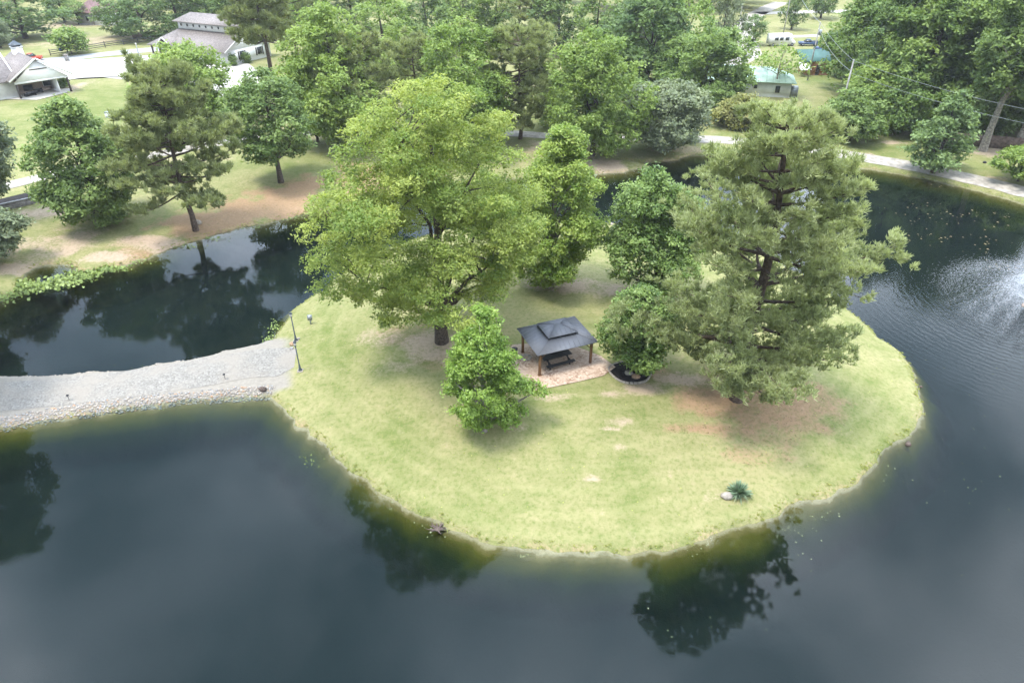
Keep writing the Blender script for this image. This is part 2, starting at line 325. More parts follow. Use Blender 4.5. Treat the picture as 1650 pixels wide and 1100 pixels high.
def ground_material():
    m = bpy.data.materials.new('ground_cover'); m.use_nodes = True; t = m.node_tree; b = t.nodes['Principled BSDF']
    b.inputs['Roughness'].default_value = .95; b.inputs['Specular IOR Level'].default_value = .1
    g = N(t, 'ShaderNodeNewGeometry'); pos = g.outputs['Position']
    A = lambda k: N(t, 'ShaderNodeAttribute', attribute_name=k).outputs['Fac']
    nb = NOISE(t, pos, .09, 4, .55); nm = NOISE(t, pos, .45, 5, .65); nf = NOISE(t, pos, 3.2, 4, .7); nff = NOISE(t, pos, 11, 3, .7)
    mp = N(t, 'ShaderNodeMapping'); mp.inputs['Scale'].default_value = (.25, 1.5, 1); mp.inputs['Rotation'].default_value = (0, 0, .25); L(t, pos, mp.inputs[0])
    ns = NOISE(t, mp.outputs[0], .8, 3, .6)
    green = MIX(t, nm, (.100, .132, .036), (.172, .188, .060)); dry = MIX(t, nf, (.20, .205, .08), (.29, .25, .135))
    k = MATH(t, 'ADD', MATH(t, 'MULTIPLY', nb, .45), MATH(t, 'ADD', MATH(t, 'MULTIPLY', nm, .5), MATH(t, 'MULTIPLY', MATH(t, 'ADD', nf, ns), .22)))
    k = MATH(t, 'SUBTRACT', k, MATH(t, 'MULTIPLY', A('lush'), .16))
    grass = MIX(t, RAMP(t, k, [(.52, 0.0), (.80, 1.0)]), green, dry)
    band = MATH(t, 'SINE', MATH(t, 'ADD', MATH(t, 'MULTIPLY', A('isl'), 3.6), MATH(t, 'MULTIPLY', nb, 9)))
    grass = MIX(t, MATH(t, 'MULTIPLY', RAMP(t, band, [(.2, 0.0), (.95, 1.0)]), .24), grass, (.27, .26, .12))
    grass = MIX(t, MATH(t, 'MULTIPLY', RAMP(t, NOISE(t, pos, 1.1, 5, .75, .6), [(.58, 0.0), (.72, 1.0)]), .45), grass, (.30, .25, .15))
    grass = MIX(t, MATH(t, 'MULTIPLY', RAMP(t, nf, [(.3, 1.0), (.5, 0.0)]), .5), grass, (.09, .13, .03))
    grass = MIX(t, MATH(t, 'MULTIPLY', RAMP(t, nff, [(.55, 0.0), (.75, 1.0)]), .35), grass, (.38, .33, .18))
    def blend(base, a, thr, c):
        f = MATH(t, 'ADD', a, MATH(t, 'MULTIPLY', MATH(t, 'SUBTRACT', MATH(t, 'ADD', MATH(t, 'MULTIPLY', nm, .45), MATH(t, 'ADD', MATH(t, 'MULTIPLY', nf, .35), MATH(t, 'MULTIPLY', nff, .2))), .5), 2.6))
        return MIX(t, RAMP(t, f, [(thr, 0.0), (thr + .55, .88)]), base, c)
    soil = MIX(t, nf, (.25, .18, .12), (.48, .38, .29)); need = MIX(t, nf, (.20, .122, .072), (.365, .24, .15))
    c = blend(grass, A('needle'), .30, need); c = blend(c, A('dirt'), .24, soil); c = blend(c, A('shore'), .62, MIX(t, nf, (.16, .12, .05), (.42, .33, .20)))
    c = MIX(t, A('cway'), c, MIX(t, nf, (.16, .145, .12), (.31, .28, .24)))
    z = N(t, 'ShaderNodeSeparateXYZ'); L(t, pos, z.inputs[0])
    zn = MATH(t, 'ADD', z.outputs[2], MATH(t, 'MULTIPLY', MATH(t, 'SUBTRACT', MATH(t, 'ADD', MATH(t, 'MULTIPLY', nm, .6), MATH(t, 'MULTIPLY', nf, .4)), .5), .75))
    bed = RAMP(t, MATH(t, 'MULTIPLY', MATH(t, 'ADD', zn, 2.4), 1 / 2.4), [(.0, (.004, .009, .009)), (.45, (.008, .016, .008)), (.62, (.028, .034, .007)), (.80, (.07, .064, .012)), (.91, (.16, .125, .05)), (.97, (.36, .29, .19))])  # sandy to silty bed; water's absorption of light painted in, darker with depth
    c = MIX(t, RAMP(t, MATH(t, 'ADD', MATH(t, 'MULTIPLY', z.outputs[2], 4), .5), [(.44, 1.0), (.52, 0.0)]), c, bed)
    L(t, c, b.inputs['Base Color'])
    bn = N(t, 'ShaderNodeBump'); bn.inputs['Strength'].default_value = .55; bn.inputs['Distance'].default_value = .08
    L(t, MATH(t, 'ADD', nf, MATH(t, 'MULTIPLY', nff, .5)), bn.inputs['Height']); L(t, bn.outputs[0], b.inputs['Normal']); return m
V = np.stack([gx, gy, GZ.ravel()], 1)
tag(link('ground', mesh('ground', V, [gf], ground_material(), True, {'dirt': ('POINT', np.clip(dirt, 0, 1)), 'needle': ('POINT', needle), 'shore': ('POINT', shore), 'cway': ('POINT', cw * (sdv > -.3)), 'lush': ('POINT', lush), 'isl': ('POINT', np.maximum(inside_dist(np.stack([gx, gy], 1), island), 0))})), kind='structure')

# ------------------------------------------------------------------ water
FN = P0(1656, 493, 0)                                    # fountain centre
def water_material():
    m = bpy.data.materials.new('pond_water'); m.use_nodes = True; t = m.node_tree; t.nodes.clear()
    g = N(t, 'ShaderNodeNewGeometry'); pos = g.outputs['Position']
    def ring(c, freq, rad, w, amp):
        d = N(t, 'ShaderNodeVectorMath', operation='DISTANCE'); L(t, pos, d.inputs[0]); d.inputs[1].default_value = (c[0], c[1], 0)
        dist = MATH(t, 'ADD', d.outputs['Value'], MATH(t, 'MULTIPLY', NOISE(t, pos, .9, 4, .6), 1.5))
        env = MATH(t, 'MULTIPLY', RAMP(t, MATH(t, 'DIVIDE', dist, rad), [(0, 1.0), (w, 1.0), (1, 0.0)]), amp)
        return MATH(t, 'MULTIPLY', MATH(t, 'SINE', MATH(t, 'MULTIPLY', dist, freq)), env), env
    r1, e1 = ring(FN, 9, 23, .4, .7); c2 = P0(1110, 868, 0); r2, e2 = ring(c2, 14, 5.5, .3, .10)
    nfine = NOISE(t, pos, 3.5, 3, .6); mp = N(t, 'ShaderNodeMapping'); mp.inputs['Scale'].default_value = (.6, 2.2, 1); L(t, pos, mp.inputs[0])
    nr = NOISE(t, mp.outputs[0], 1.6, 3, .6)
    brk = NOISE(t, pos, 5.0, 4, .7)
    patch = RAMP(t, NOISE(t, pos, .06, 3, .5), [(.42, .35), (.62, 1.0)])
    h = MATH(t, 'ADD', MATH(t, 'MULTIPLY', r1, .75), MATH(t, 'ADD', r2, MATH(t, 'MULTIPLY', MATH(t, 'ADD', MATH(t, 'MULTIPLY', nfine, .30), MATH(t, 'MULTIPLY', nr, .45)), patch)))
    h = MATH(t, 'ADD', h, MATH(t, 'MULTIPLY', MATH(t, 'MULTIPLY', brk, e1), .75))
    bn = N(t, 'ShaderNodeBump'); bn.inputs['Strength'].default_value = 1.0; bn.inputs['Distance'].default_value = .0055; L(t, h, bn.inputs['Height'])
    fr = N(t, 'ShaderNodeFresnel'); fr.inputs[0].default_value = 1.34; L(t, bn.outputs[0], fr.inputs[1])
    gl = N(t, 'ShaderNodeBsdfGlossy'); gl.inputs['Roughness'].default_value = .0; L(t, bn.outputs[0], gl.inputs['Normal'])
    tr = N(t, 'ShaderNodeBsdfTransparent'); tr.inputs[0].default_value = (.80, .88, .84, 1)
    mx2 = N(t, 'ShaderNodeMixShader'); L(t, fr.outputs[0], mx2.inputs[0]); L(t, tr.outputs[0], mx2.inputs[1]); L(t, gl.outputs[0], mx2.inputs[2])
    L(t, mx2.outputs[0], N(t, 'ShaderNodeOutputMaterial').inputs[0]); return m
tag(link('water', mesh('water', [(-100, -65, 0), (120, -65, 0), (120, 130, 0), (-100, 130, 0)], [(0, 1, 2, 3)], water_material())), kind='structure')

# ------------------------------------------------------------------ flat strips laid on the ground
def strip(name, centre, widths, m, off=.03, ncross=9, step=.5):
    c = np.array(centre, float); w = np.broadcast_to(np.asarray(widths, float), (len(c),))
    s = np.concatenate([[0], np.cumsum(np.linalg.norm(np.diff(c, axis=0), axis=1))]); q = np.arange(0, s[-1], step)
    # smooth the centre line
    X, Y, Wd = (np.interp(q, s, a) for a in (c[:, 0], c[:, 1], w)); kn = max(3, int(4 / step)) | 1; ker = np.hanning(kn + 2)[1:-1]; ker /= ker.sum()
    if len(q) > 3 * kn:
        pad = kn // 2; X, Y = (np.convolve(np.pad(a, pad, mode='reflect', reflect_type='odd'), ker, 'valid') for a in (X, Y))
    dx, dy = np.gradient(X), np.gradient(Y); n = np.hypot(dx, dy); nx, ny = -dy / n, dx / n
    V = []
    for i in range(len(q)):
        e = Wd[i] * (1 + .10 * (vnoise(np.array([X[i]]), np.array([Y[i]]), 2.5, 31)[0] - .5))
        for k in np.linspace(-.5, .5, ncross):
            x, y = X[i] + nx[i] * e * k, Y[i] + ny[i] * e * k; V.append((x, y, gh(x, y) + off))
    j = (np.arange(len(q) - 1)[:, None] * ncross + np.arange(ncross - 1)[None, :]).ravel()
    return tag(link(name, mesh(name, V, [np.stack([j, j + 1, j + ncross + 1, j + ncross], 1)], m, True)), kind='structure')
def pad_sheet(name, poly, m, off=.03, step=1.0):
    poly = np.array(poly, float)[:, :2]; lo, hi = poly.min(0), poly.max(0)
    # fan of rings towards the centroid so that the sheet follows the ground
    c = poly.mean(0); e = []
    for i in range(len(poly)):
        a, b = poly[i], poly[(i + 1) % len(poly)]; k = max(1, int(np.linalg.norm(b - a) / step)); e += [a + (b - a) * t / k for t in range(k)]
    e = np.array(e); nr = 7 if step > .6 else 16; V = []
    for r in range(nr): V += [(*(c + (p - c) * (1 - r / nr)),) for p in e]
    V.append(tuple(c)); V = [(x, y, gh(x, y) + off) for x, y in V]; n = len(e); F = []
    for r in range(nr - 1): F += [(r * n + i, r * n + (i + 1) % n, (r + 1) * n + (i + 1) % n, (r + 1) * n + i) for i in range(n)]
    F += [((nr - 1) * n + i, (nr - 1) * n + (i + 1) % n, nr * n) for i in range(n)]
    return tag(link(name, mesh(name, V, F, m, True)), kind='structure')
strip('gravel_path', P2([(-260, 648), (-150, 644), (-60, 642), (0, 635), (100, 625), (200, 612), (300, 598), (400, 582), (450, 579), (482, 576)], .8), [4.3, 4.3, 4.3, 4.2, 4.2, 4.2, 4.3, 4.5, 4.4, 2.4], M['gravel'], .02)
strip('gravel_road', P2([(-200, 350), (-80, 322), (0, 302), (60, 287), (120, 273), (190, 261), (300, 240), (420, 222), (520, 213), (650, 208), (780, 213), (850, 217), (940, 222), (1050, 221), (1150, 222), (1240, 228), (1330, 239), (1400, 250), (1470, 262), (1520, 272), (1600, 290), (1700, 316), (1800, 345)], 1.2), 3.3, M['gravelroad'], .05, 7, 1.0)
strip('asphalt_lane', P2([(-160, 125), (0, 106), (75, 98), (150, 90), (225, 82), (300, 76), (420, 70)], 1.2), 6.5, M['asphalt'], .04, 5, 2)
pad_sheet('concrete_drive', P2([(60, 104), (100, 99), (160, 95), (240, 90), (330, 96), (400, 103), (420, 118), (430, 150), (400, 165), (350, 158), (330, 150), (250, 134), (225, 131), (170, 126), (135, 126), (112, 129), (100, 125)], 1.2), M['concrete'], .07, 2)
pad_sheet('concrete_patio', P2([(-40, 160), (60, 162), (115, 148), (112, 143), (30, 148), (-40, 152)], 1.2), M['concrete'], .09, 2)
strip('far_gravel_lane', P2([(1160, 112), (1195, 98), (1212, 88), (1200, 62), (1192, 48), (1215, 25), (1240, 12), (1260, 4)], 1.2), [5, 5, 5, 6, 7, 6, 6, 6], M['gravelroad'], .05, 5, 2)
strip('far_dirt_track', P2([(1255, 60), (1290, 59), (1340, 57)], 1.2), 4, M['gravelroad'], .05, 5, 2)
strip('far_road', P2([(1220, 22), (1290, 20), (1345, 19), (1420, 17)], 1.2), 6, M['concrete'], .05, 5, 2)
pad_sheet('chip_pad', [P(*q)[:2] for q in [(786, 606), (826, 556), (905, 550), (968, 574), (992, 592), (972, 606), (920, 618), (862, 630), (830, 628)]], M['chips'], .06, .5)

# ------------------------------------------------------------------ trees
def norm(v): return v / (np.linalg.norm(v, axis=-1, keepdims=True) + 1e-9)
def leaf_mesh(name, pos, nrm, size, tint, m, rng, asp=.55):
    n = len(pos); a = norm(np.cross(nrm, rng.normal(size=(n, 3)))); b = np.cross(nrm, a); s = (size * (.65 + .7 * rng.random(n)))[:, None]
    bend = nrm * s * .18
    V = np.stack([pos - a * s * .5, pos + b * s * asp * .5 - bend, pos + a * s * .5, pos - b * s * asp * .5 - bend], 1).reshape(-1, 3)
    return mesh(name, V, [np.arange(n * 4, dtype=np.int32).reshape(-1, 4)], m, False, {'tint': ('FACE', np.clip(tint, 0, 1))})
PROF = {'round': lambda t: np.sqrt(np.maximum(1 - (2 * t - 1) ** 2, 0)) ** .9,
        'dome': lambda t: np.where(t < .3, .72 + .28 * np.sin(np.minimum(t / .3, 1) * pi / 2), np.sqrt(np.maximum(1 - ((t - .3) / .7) ** 2, 0)) ** .9),
        'pine': lambda t: np.where(t < .15, .8 + .2 * t / .15, np.maximum(1.03 - (t - .15) / .85, 0) ** .6),
        'cone': lambda t: np.where(t < .2, .7 + 1.5 * t, (1.03 - t) ** .7 * 1.15),
        'oval': lambda t: np.sin(pi * np.clip(t, 0, 1) ** .8) ** .6}
def branch(mb, a, b, r0, r1, sag, rng, n=5, sides=5):
    t = np.linspace(0, 1, n)[:, None]; L_ = np.linalg.norm(b - a)
    p = a + (b - a) * t + np.array([0, 0, 1.]) * (np.sin(t * pi) * sag * L_) + rng.normal(size=(n, 3)) * L_ * .03 * (np.sin(t * pi))
    mb.tube(p, np.linspace(r0, r1, n), sides, False); return p
def broad_mesh(seed, h, rad, cb, prof, leaf, ncl, nleaf, csz=.2, asp=.5, tv=.13, lean=(0, 0), extra=(), up=.25, limbs=9, tr=None, lob=.16, squash=.7):
    rng = np.random.default_rng(seed); pf = PROF[prof]; z0, z1 = h * cb, h; tr = tr or h * .018 + .05
    t = rng.random(ncl * 4); t = t[rng.random(len(t)) < pf(t) + .12][:ncl]; k = len(t)
    ang = np.arange(k) * 2.39996 + rng.normal(size=k) * .5; ph = rng.random(4) * 6.28
    lobe = 1 + lob * (np.sin(2 * ang + ph[0] + t * 3) * .6 + np.sin(3 * ang + ph[1] - t * 5) * .5 + np.sin(5 * ang + ph[2] + 9 * t) * .4)
    rc = rad * csz * (.6 + .75 * rng.random(k)) * (.65 + .5 * pf(t))
    rr = np.maximum(pf(t) * rad * lobe * (.35 + .65 * np.sqrt(rng.random(k))) - rc * .65, 0)
    C = np.stack([np.cos(ang) * rr + lean[0] * t, np.sin(ang) * rr + lean[1] * t, z0 + (z1 - z0) * t - rc * .5 * t], 1)
    for (x, y, z, r) in extra: C = np.vstack([C, [x, y, z]]); rc = np.append(rc, r)
    k = len(C); axis_ = np.array([0, 0, z0 + .4 * (z1 - z0)])
    # twigs, then leaves round every twig
    w = rc ** 2; w /= w.sum(); ntw = max(k * 6, nleaf // 14); ci = rng.choice(k, ntw, p=w)
    out = norm(C[ci] - axis_ + 1e-3); d = norm(rng.normal(size=(ntw, 3)) + out * .55 + [0, 0, up])
    tw = C[ci] + d * (rc[ci] * (.45 + .62 * rng.random(ntw) ** .6))[:, None] * [1, 1, squash]
    li = rng.integers(0, ntw, nleaf); sg = np.maximum(leaf * .75, rc[ci][li] * .13)[:, None]
    pos = tw[li] + rng.normal(size=(nleaf, 3)) * sg * [1, 1, .6]
    nrm = norm(d[li] * .45 + [0, 0, .85] + rng.normal(size=(nleaf, 3)) * .6)
    ct_ = rng.normal(size=k) * tv; tt = rng.normal(size=ntw) * .10
    tint = .48 + ct_[ci][li] + tt[li] + rng.normal(size=nleaf) * .16
    lm = leaf_mesh('crown', pos, nrm, leaf, tint, None, rng, asp)
    mb = MB(); top = np.array([lean[0] * .8, lean[1] * .8, z0 + (z1 - z0) * .86]); n = 8; s = np.linspace(0, 1, n)[:, None]
    trunk = top * s + np.c_[np.sin(s[:, 0] * 5 + ph[0]) * .02 * h * s[:, 0], np.cos(s[:, 0] * 4 + ph[1]) * .02 * h * s[:, 0], 0 * s[:, 0]]
    rads = np.array([1.45, 1.02, .88, .74, .58, .42, .28, .12]) * tr; trunk[0, 2] = -.3
    mb.tube(trunk, rads, 10, False); bm_ = MB()
    zt = trunk[:, 2]; near_ = rng.permutation(k)[:limbs * 5]
    tips = []
    for q in range(limbs):
        c = C[near_[q]]; za = max(z0 * .8, c[2] - .45 * (h - z0) * (.6 + .3 * rng.random())); a = np.array([np.interp(za, zt, trunk[:, i]) for i in range(3)])
        tips.append(branch(bm_, a, a + (c - a) * .92, np.interp(za, zt, rads) * .62, tr * .10, .05, rng, 6, 6))
    allp = np.vstack([p[2:] for p in tips])
    for q in near_[limbs:]:
        c = C[q]; a = allp[np.argmin(((allp - c) ** 2).sum(1) + 3 * np.maximum(allp[:, 2] - c[2], 0) ** 2)]; branch(bm_, a, c, tr * .15, tr * .04, .05, rng, 4, 4)
    return lm, mesh('trunk', np.vstack(mb.v), mb.f, None, True), mesh('branches', np.vstack(bm_.v), bm_.f, None, True)
def pine_mesh(seed, h, rad, cb, ntuft, blade=.34, bw=.055, nb=9, prof='dome', whorl=1.0, lean=(0, 0), tr=None, levels=None, top=.03, flare=1.0):
    rng = np.random.default_rng(seed); pf = PROF[prof]; z0 = h * cb; tr = tr or h * .016 + .06
    n = 10; s = np.linspace(0, 1, n); ph = rng.random(3) * 6.28
    trunk = np.stack([lean[0] * s ** 1.3 + np.sin(s * 6 + ph[0]) * .012 * h, lean[1] * s ** 1.3 + np.cos(s * 5 + ph[1]) * .012 * h, h * .97 * s], 1); trunk[:1, :2] = 0; trunk[0, 2] = -.3
    rads = tr * np.linspace(1, .12, n) ** .8; rads[0] *= 1.25; mb = MB(); mb.tube(trunk, rads, 10, False); bm_ = MB()
    TP, TD = [], []; z = z0; zs = []
    while z < h * .97: zs.append(z); z += whorl * (.55 + .7 * rng.random()) * (1.15 - .5 * (z - z0) / (h - z0))
    a0 = 0
    for z in zs:
        t = (z - z0) / (h - z0); nbq = 4
        for q in range(nbq):
            a0 += 2.39996 + rng.normal() * .35; L_ = float(pf(np.array([t]))[0]) * rad * (.62 + .45 * rng.random()) * (1 + .12 * math.sin(2 * a0 + ph[2])) + .25
            base = np.array([np.interp(z, trunk[:, 2], trunk[:, i]) for i in range(3)]); rise = (-.10 + .55 * t + .12 * rng.normal()) * L_
            u = np.linspace(0, 1, 7); dirv = np.array([math.cos(a0), math.sin(a0), 0]); side = np.array([-dirv[1], dirv[0], 0])
            pts = base + dirv * (u * L_)[:, None] + np.array([0, 0, 1]) * (rise * u + .10 * L_ * (u ** 3) - .05 * L_ * np.sin(u * pi))[:, None] + side * (np.sin(u * 3 + a0) * .06 * L_)[:, None]
            bm_.tube(pts, np.linspace(.05 + .014 * L_, .015, 7) * (tr / .4) ** .5, 5, False)
            m = max(4, int(L_ * 2.6))
            for j in range(m):
                uu = .28 + .72 * (j + rng.random()) / m; p = np.array([np.interp(uu, u, pts[:, i]) for i in range(3)])
                ll = L_ * (.15 + .16 * rng.random()) * (1.25 - .7 * uu) + .3; sg = 1 if j % 2 else -1
                e = p + (dirv * (.45 + .35 * rng.random()) + side * sg * (.5 + .5 * rng.random()) + np.array([0, 0, .15 + .28 * rng.random()])) * ll
                if j % 2 == 0: bm_.tube(np.array([p, (p + e) / 2 - [0, 0, .03], e]), [.025, .018, .01], 4, False)
                cnt = 5 + int(ll * 4); w = np.linspace(.25, 1.05, cnt)[:, None]
                TP.append(p + (e - p) * w + [0, 0, .10] + rng.normal(size=(cnt, 3)) * (.15 + .10 * ll)); TD.append(np.tile(norm(e - p) * .5 + [0, 0, .75], (cnt, 1)))
            TP.append(pts[-1] + rng.normal(size=(4, 3)) * .12); TD.append(np.tile(dirv * .5 + [0, 0, .7], (4, 1)))
    TP.append(trunk[-1] + rng.normal(size=(14, 3)) * [.25, .25, .4]); TD.append(np.tile([0, 0, 1.], (14, 1)))
    TP = np.vstack(TP); TD = np.vstack(TD); npf = ntuft // 7; sel = np.repeat(rng.choice(len(TP), npf, replace=npf > len(TP)), 7); ntuft = len(sel); TP, TD = TP[sel] + rng.normal(size=(ntuft, 3)) * (.12 + .3 * bw) * [1, 1, .8], TD[sel]
    tc_ = np.repeat(rng.normal(size=npf) * .10, 7) + vnoise(TP[:, 0] + TP[:, 2] * .7, TP[:, 1] - TP[:, 2] * .6, 1.5, seed) * .5 + rng.normal(size=ntuft) * .10
    pos = np.repeat(TP, nb, 0); d = norm(np.repeat(TD + [0, 0, .35], nb, 0) * .75 + rng.normal(size=(len(pos), 3)) * .55); ln = (blade * (.7 + .6 * rng.random(len(pos))))[:, None]
    sd_ = norm(np.cross(d, rng.normal(size=d.shape))) * bw * .5
    V = np.stack([pos - sd_, pos + sd_, pos + d * ln + sd_ * .3, pos + d * ln - sd_ * .3], 1).reshape(-1, 3)
    tint = np.repeat(tc_ + .2, nb) + rng.normal(size=len(pos)) * .12
    nm = mesh('crown', V, [np.arange(len(V), dtype=np.int32).reshape(-1, 4)], None, False, {'tint': ('FACE', np.clip(tint, 0, 1))})
    return nm, mesh('trunk', np.vstack(mb.v), mb.f, None, True), mesh('branches', np.vstack(bm_.v), bm_.f, None, True)
def plant(name, label, meshes, p, lmat, bmat, cat='tree', group=None, rz=0, scale=None):
    r = thing(name, label, cat, p, rz, group)
    for nm, me, mt in zip(('crown', 'trunk', 'branches'), meshes, (lmat, bmat, bmat)):
        o = link(nm, me, r)
        if len(me.materials) == 0: me.materials.append(mt)
        elif me.materials[0] != mt: o.material_slots[0].link = 'OBJECT'; o.material_slots[0].material = mt
    if scale: r.scale = scale
    return r
def dims(bx, by, ty, wpx, tx=None):
    """base pixel, top pixel row and crown width in pixels -> world base, height, radius"""
    p = P(bx, by); h = hat(tx or bx, ty, p[1]) - p[2]; D = math.hypot(p[1] * ct + (CAM_H - h * .6) * st, 0)
    return p, h, wpx / 2 * D / FPX
def leafsize(p, k=.0046): return max(.2, k * math.hypot(math.hypot(p[0], p[1]), CAM_H))
def broad(name, label, b, ty, wpx, cb, prof, lm, seed, cover=3.2, ncl=None, bark='bark', group=None, tx=None, k=.0046, cat='tree', hmul=1.0, **kw):
    p, h, rad = dims(b[0], b[1], ty, wpx, tx); h *= hmul; leaf = leafsize(p, k); S = 4.2 * pi * rad * max(rad, h * (1 - cb) / 2)
    nl = int(cover * S / (.36 * leaf ** 2)); ncl = ncl or int(np.clip(S / 4.5, 34, 210))
    ms = broad_mesh(seed, h, rad, cb, prof, leaf, ncl, nl, **kw); return plant(name, label, ms, p, LM[lm], M[bark], cat, group)
def pine(name, label, b, ty, wpx, cb, lm, seed, ntuft, group=None, tx=None, nb=9, **kw):
    p, h, rad = dims(b[0], b[1], ty, wpx, tx); D = math.hypot(math.hypot(p[0], p[1]), CAM_H)
    ms = pine_mesh(seed, h, rad, cb, ntuft, blade=max(.3, .0055 * D), bw=max(.055, .00105 * D), nb=nb, whorl=max(.9, h / 20), **kw)
    return plant(name, label, ms, p, LM[lm], M['pinebark'], 'tree', group)
G1, G2, G3, G4 = 'trees standing on the round island', 'trees on the left bank of the pond', 'trees in the row behind the pond', 'trees of the wood on the right'
# island
broad('oak_tree', 'largest broad light green tree on the island, left of the gazebo', (712, 550), 108, 350, .19, 'dome', 'oak', 17, 3.2, 240, group=G1, k=.0042, asp=.36, tv=.19, csz=.15, limbs=16, lob=.26, up=.2, squash=.5, tr=.46, lean=(.3, -1.8))
broad('sycamore_tree', 'narrow yellow-green tree with pale trunk behind the big oak on the island', (884, 462), 196, 160, .03, 'oval', 'syc', 12, 3.0, 110, 'palebark', G1, tx=908, k=.0042, csz=.26, lean=(1.0, .5), limbs=12)
broad('magnolia_tree', 'dense dark green tree touching the left side of the island pine', (1058, 476), 266, 165, .05, 'oval', 'mag', 13, 3.2, 120, group=G1, csz=.24, limbs=10, lob=.2, lean=(-1.4, 0))
broad('round_tree', 'low round bushy green tree beside the gazebo, over a mulch bed', (1022, 597), 464, 130, .12, 'round', 'mag', 14, 3.4, 90, group=G1, csz=.25, lob=.08)
pine('pine_tree', 'big pale green pine spreading over the right half of the island', (1187, 642), 158, 356, .14, 'pine', 15, 27500, G1, tx=1262, nb=9, lean=(-1.6, -2.6), tr=.50, prof='pine')
broad('tulip_tree', 'small bright green large-leaved tree left of the gazebo, in front', (781, 692), 494, 128, .05, 'oval', 'tulip', 16, 2.9, 120, 'palebark', G1, tx=772, k=.0044, csz=.21, limbs=12, lob=.13, tv=.18, extra=[(2.4, .3, 4.0, .9), (3.2, .2, 3.8, .75), (3.9, .1, 3.6, .6), (2.7, -.3, 2.2, .5), (1.8, -.8, 1.6, .7), (4.4, .1, 3.5, .35)])
# left bank
broad('maple_tree', 'dark green tree with layered branches standing left of the waterside pine', (160, 357), 155, 165, .06, 'dome', 'gum', 21, 3.3, 160, group=G2, tx=120, csz=.2, squash=.5, lob=.12, lean=(.8, 0))
pine('pine_tree', 'pine with a leaning bare trunk at the left water edge', (318, 380), 112, 205, .26, 'pine2', 22, 10500, G2, tx=245, nb=9, lean=(-.2, .6), tr=.34, prof='pine')
broad('sweetgum_tree', 'blue-green tree with thin straight trunk on the left bank lawn', (453, 294), 106, 150, .26, 'dome', 'gum', 23, 2.8, 130, group=G2, tx=430, csz=.19, squash=.5, lob=.12)
broad('leaning_tree', 'grey-green tree cut by the left edge, above the road wall', (-12, 352), 140, 130, .12, 'round', 'grey', 24, 2.6, 80, group=G2, squash=.5)
broad('small_tree', 'small pale green tree at the left edge near the dry grass', (-14, 425), 335, 115, .12, 'round', 'grey', 25, 2.8, 50, group=G2)
broad('bright_tree', 'bright lime green tree behind the left waterside pine', (318, 215), 70, 150, .12, 'round', 'bright', 26, 3.0, 110, group=G2, tx=298, csz=.2)
broad('bank_tree', 'dark tree beyond the left frame edge, seen mirrored by the causeway', (-97, 650), 335, 190, .15, 'dome', 'gum', 27, 3.0, 80)
broad('bank_tree', 'dark tree beyond the left frame edge, seen mirrored in the upper pond', (-98, 520), 250, 190, .1, 'dome', 'gum', 28, 3.0, 80)
# row behind the pond
pine('pine_tree', 'tall dark pine with twin trunks right of the white barn', (442, 152), -45, 135, .46, 'pine2', 31, 4200, G3, tr=.5)
broad('poplar_tree', 'tall bright green tree right of the twin-trunk pine', (548, 235), 0, 178, .08, 'oval', 'bright', 32, 3.0, 150, group=G3, csz=.2, lob=.2)
pine('pine_tree', 'grey-olive pine in front of the tall bright tree', (588, 232), 64, 125, .15, 'pine2', 33, 4200, G3, nb=8)
pine('small_pine_tree', 'small narrow olive pine above the crown of the big oak', (674, 196), 60, 68, .2, 'pine2', 34, 1700, G3, nb=8)
broad('maple_tree', 'wide light green tree directly behind the big oak', (748, 236), 28, 180, .1, 'dome', 'bright', 35, 3.0, 150, group=G3, csz=.19, lob=.15)
pine('pine_tree', 'full olive pine standing right behind the sycamore', (838, 224), 48, 130, .16, 'pine2', 36, 5200, G3, nb=9)
broad('elm_tree', 'tall light green tree above the mud spit of the pond', (955, 250), 42, 160, .10, 'dome', 'bright', 37, 3.1, 150, group=G3, csz=.2, lob=.2)
broad('willow_oak_tree', 'rounded grey-green tree right of the mud spit', (1067, 242), 126, 142, .10, 'round', 'grey', 38, 3.2, 130, group=G3, csz=.2, squash=.55, lob=.08)
broad('small_tree', 'small bright green tree low behind the left shoulder of the oak', (512, 228), 150, 60, .1, 'round', 'bright', 39, 3.0, 50, group=G3)
broad('walnut_tree', 'tall dark green tree left of the pale green metal roof', (1130, 172), 28, 140, .08, 'dome', 'mid', 40, 3.0, 120, group=G3, csz=.2, lob=.2)
broad('ash_tree', 'big dark green tree between the elm and the walnut', (1040, 150), -20, 150, .1, 'dome', 'dark', 41, 3.0, 120, group=G3)
broad('golden_shrub', 'yellow-green shrub with golden tips in front of the pale green roof', (1192, 205), 152, 88, .05, 'round', 'gold', 42, 2.6, 40, cat='shrub')
broad('thin_tree', 'thin airy pale tree in front of the green roofed house', (1247, 156), 74, 88, .55, 'dome', 'bright', 43, .28, 40, 'palebark', lob=.2)
broad('round_dark_tree', 'low rounded dark tree on the lawn behind the gravel road', (1366, 226), 145, 100, .12, 'dome', 'gum', 44, 3.0, 70, squash=.5)
broad('layered_tree', 'feathery layered tree beside the gravel road on the right', (1502, 280), 136, 98, .08, 'cone', 'feather', 45, 2.3, 90, tx=1512, squash=.3, csz=.24, lob=.25)
broad('catalpa_tree', 'small spreading bright tree at the right edge by the road', (1640, 292), 236, 90, .3, 'dome', 'bright', 46, 2.6, 34, squash=.35)
broad('multi_stem_tree', 'small rounded tree standing at the dark rail fence', (116, 88), 48, 56, .3, 'dome', 'mid', 47, 2.6, 40)
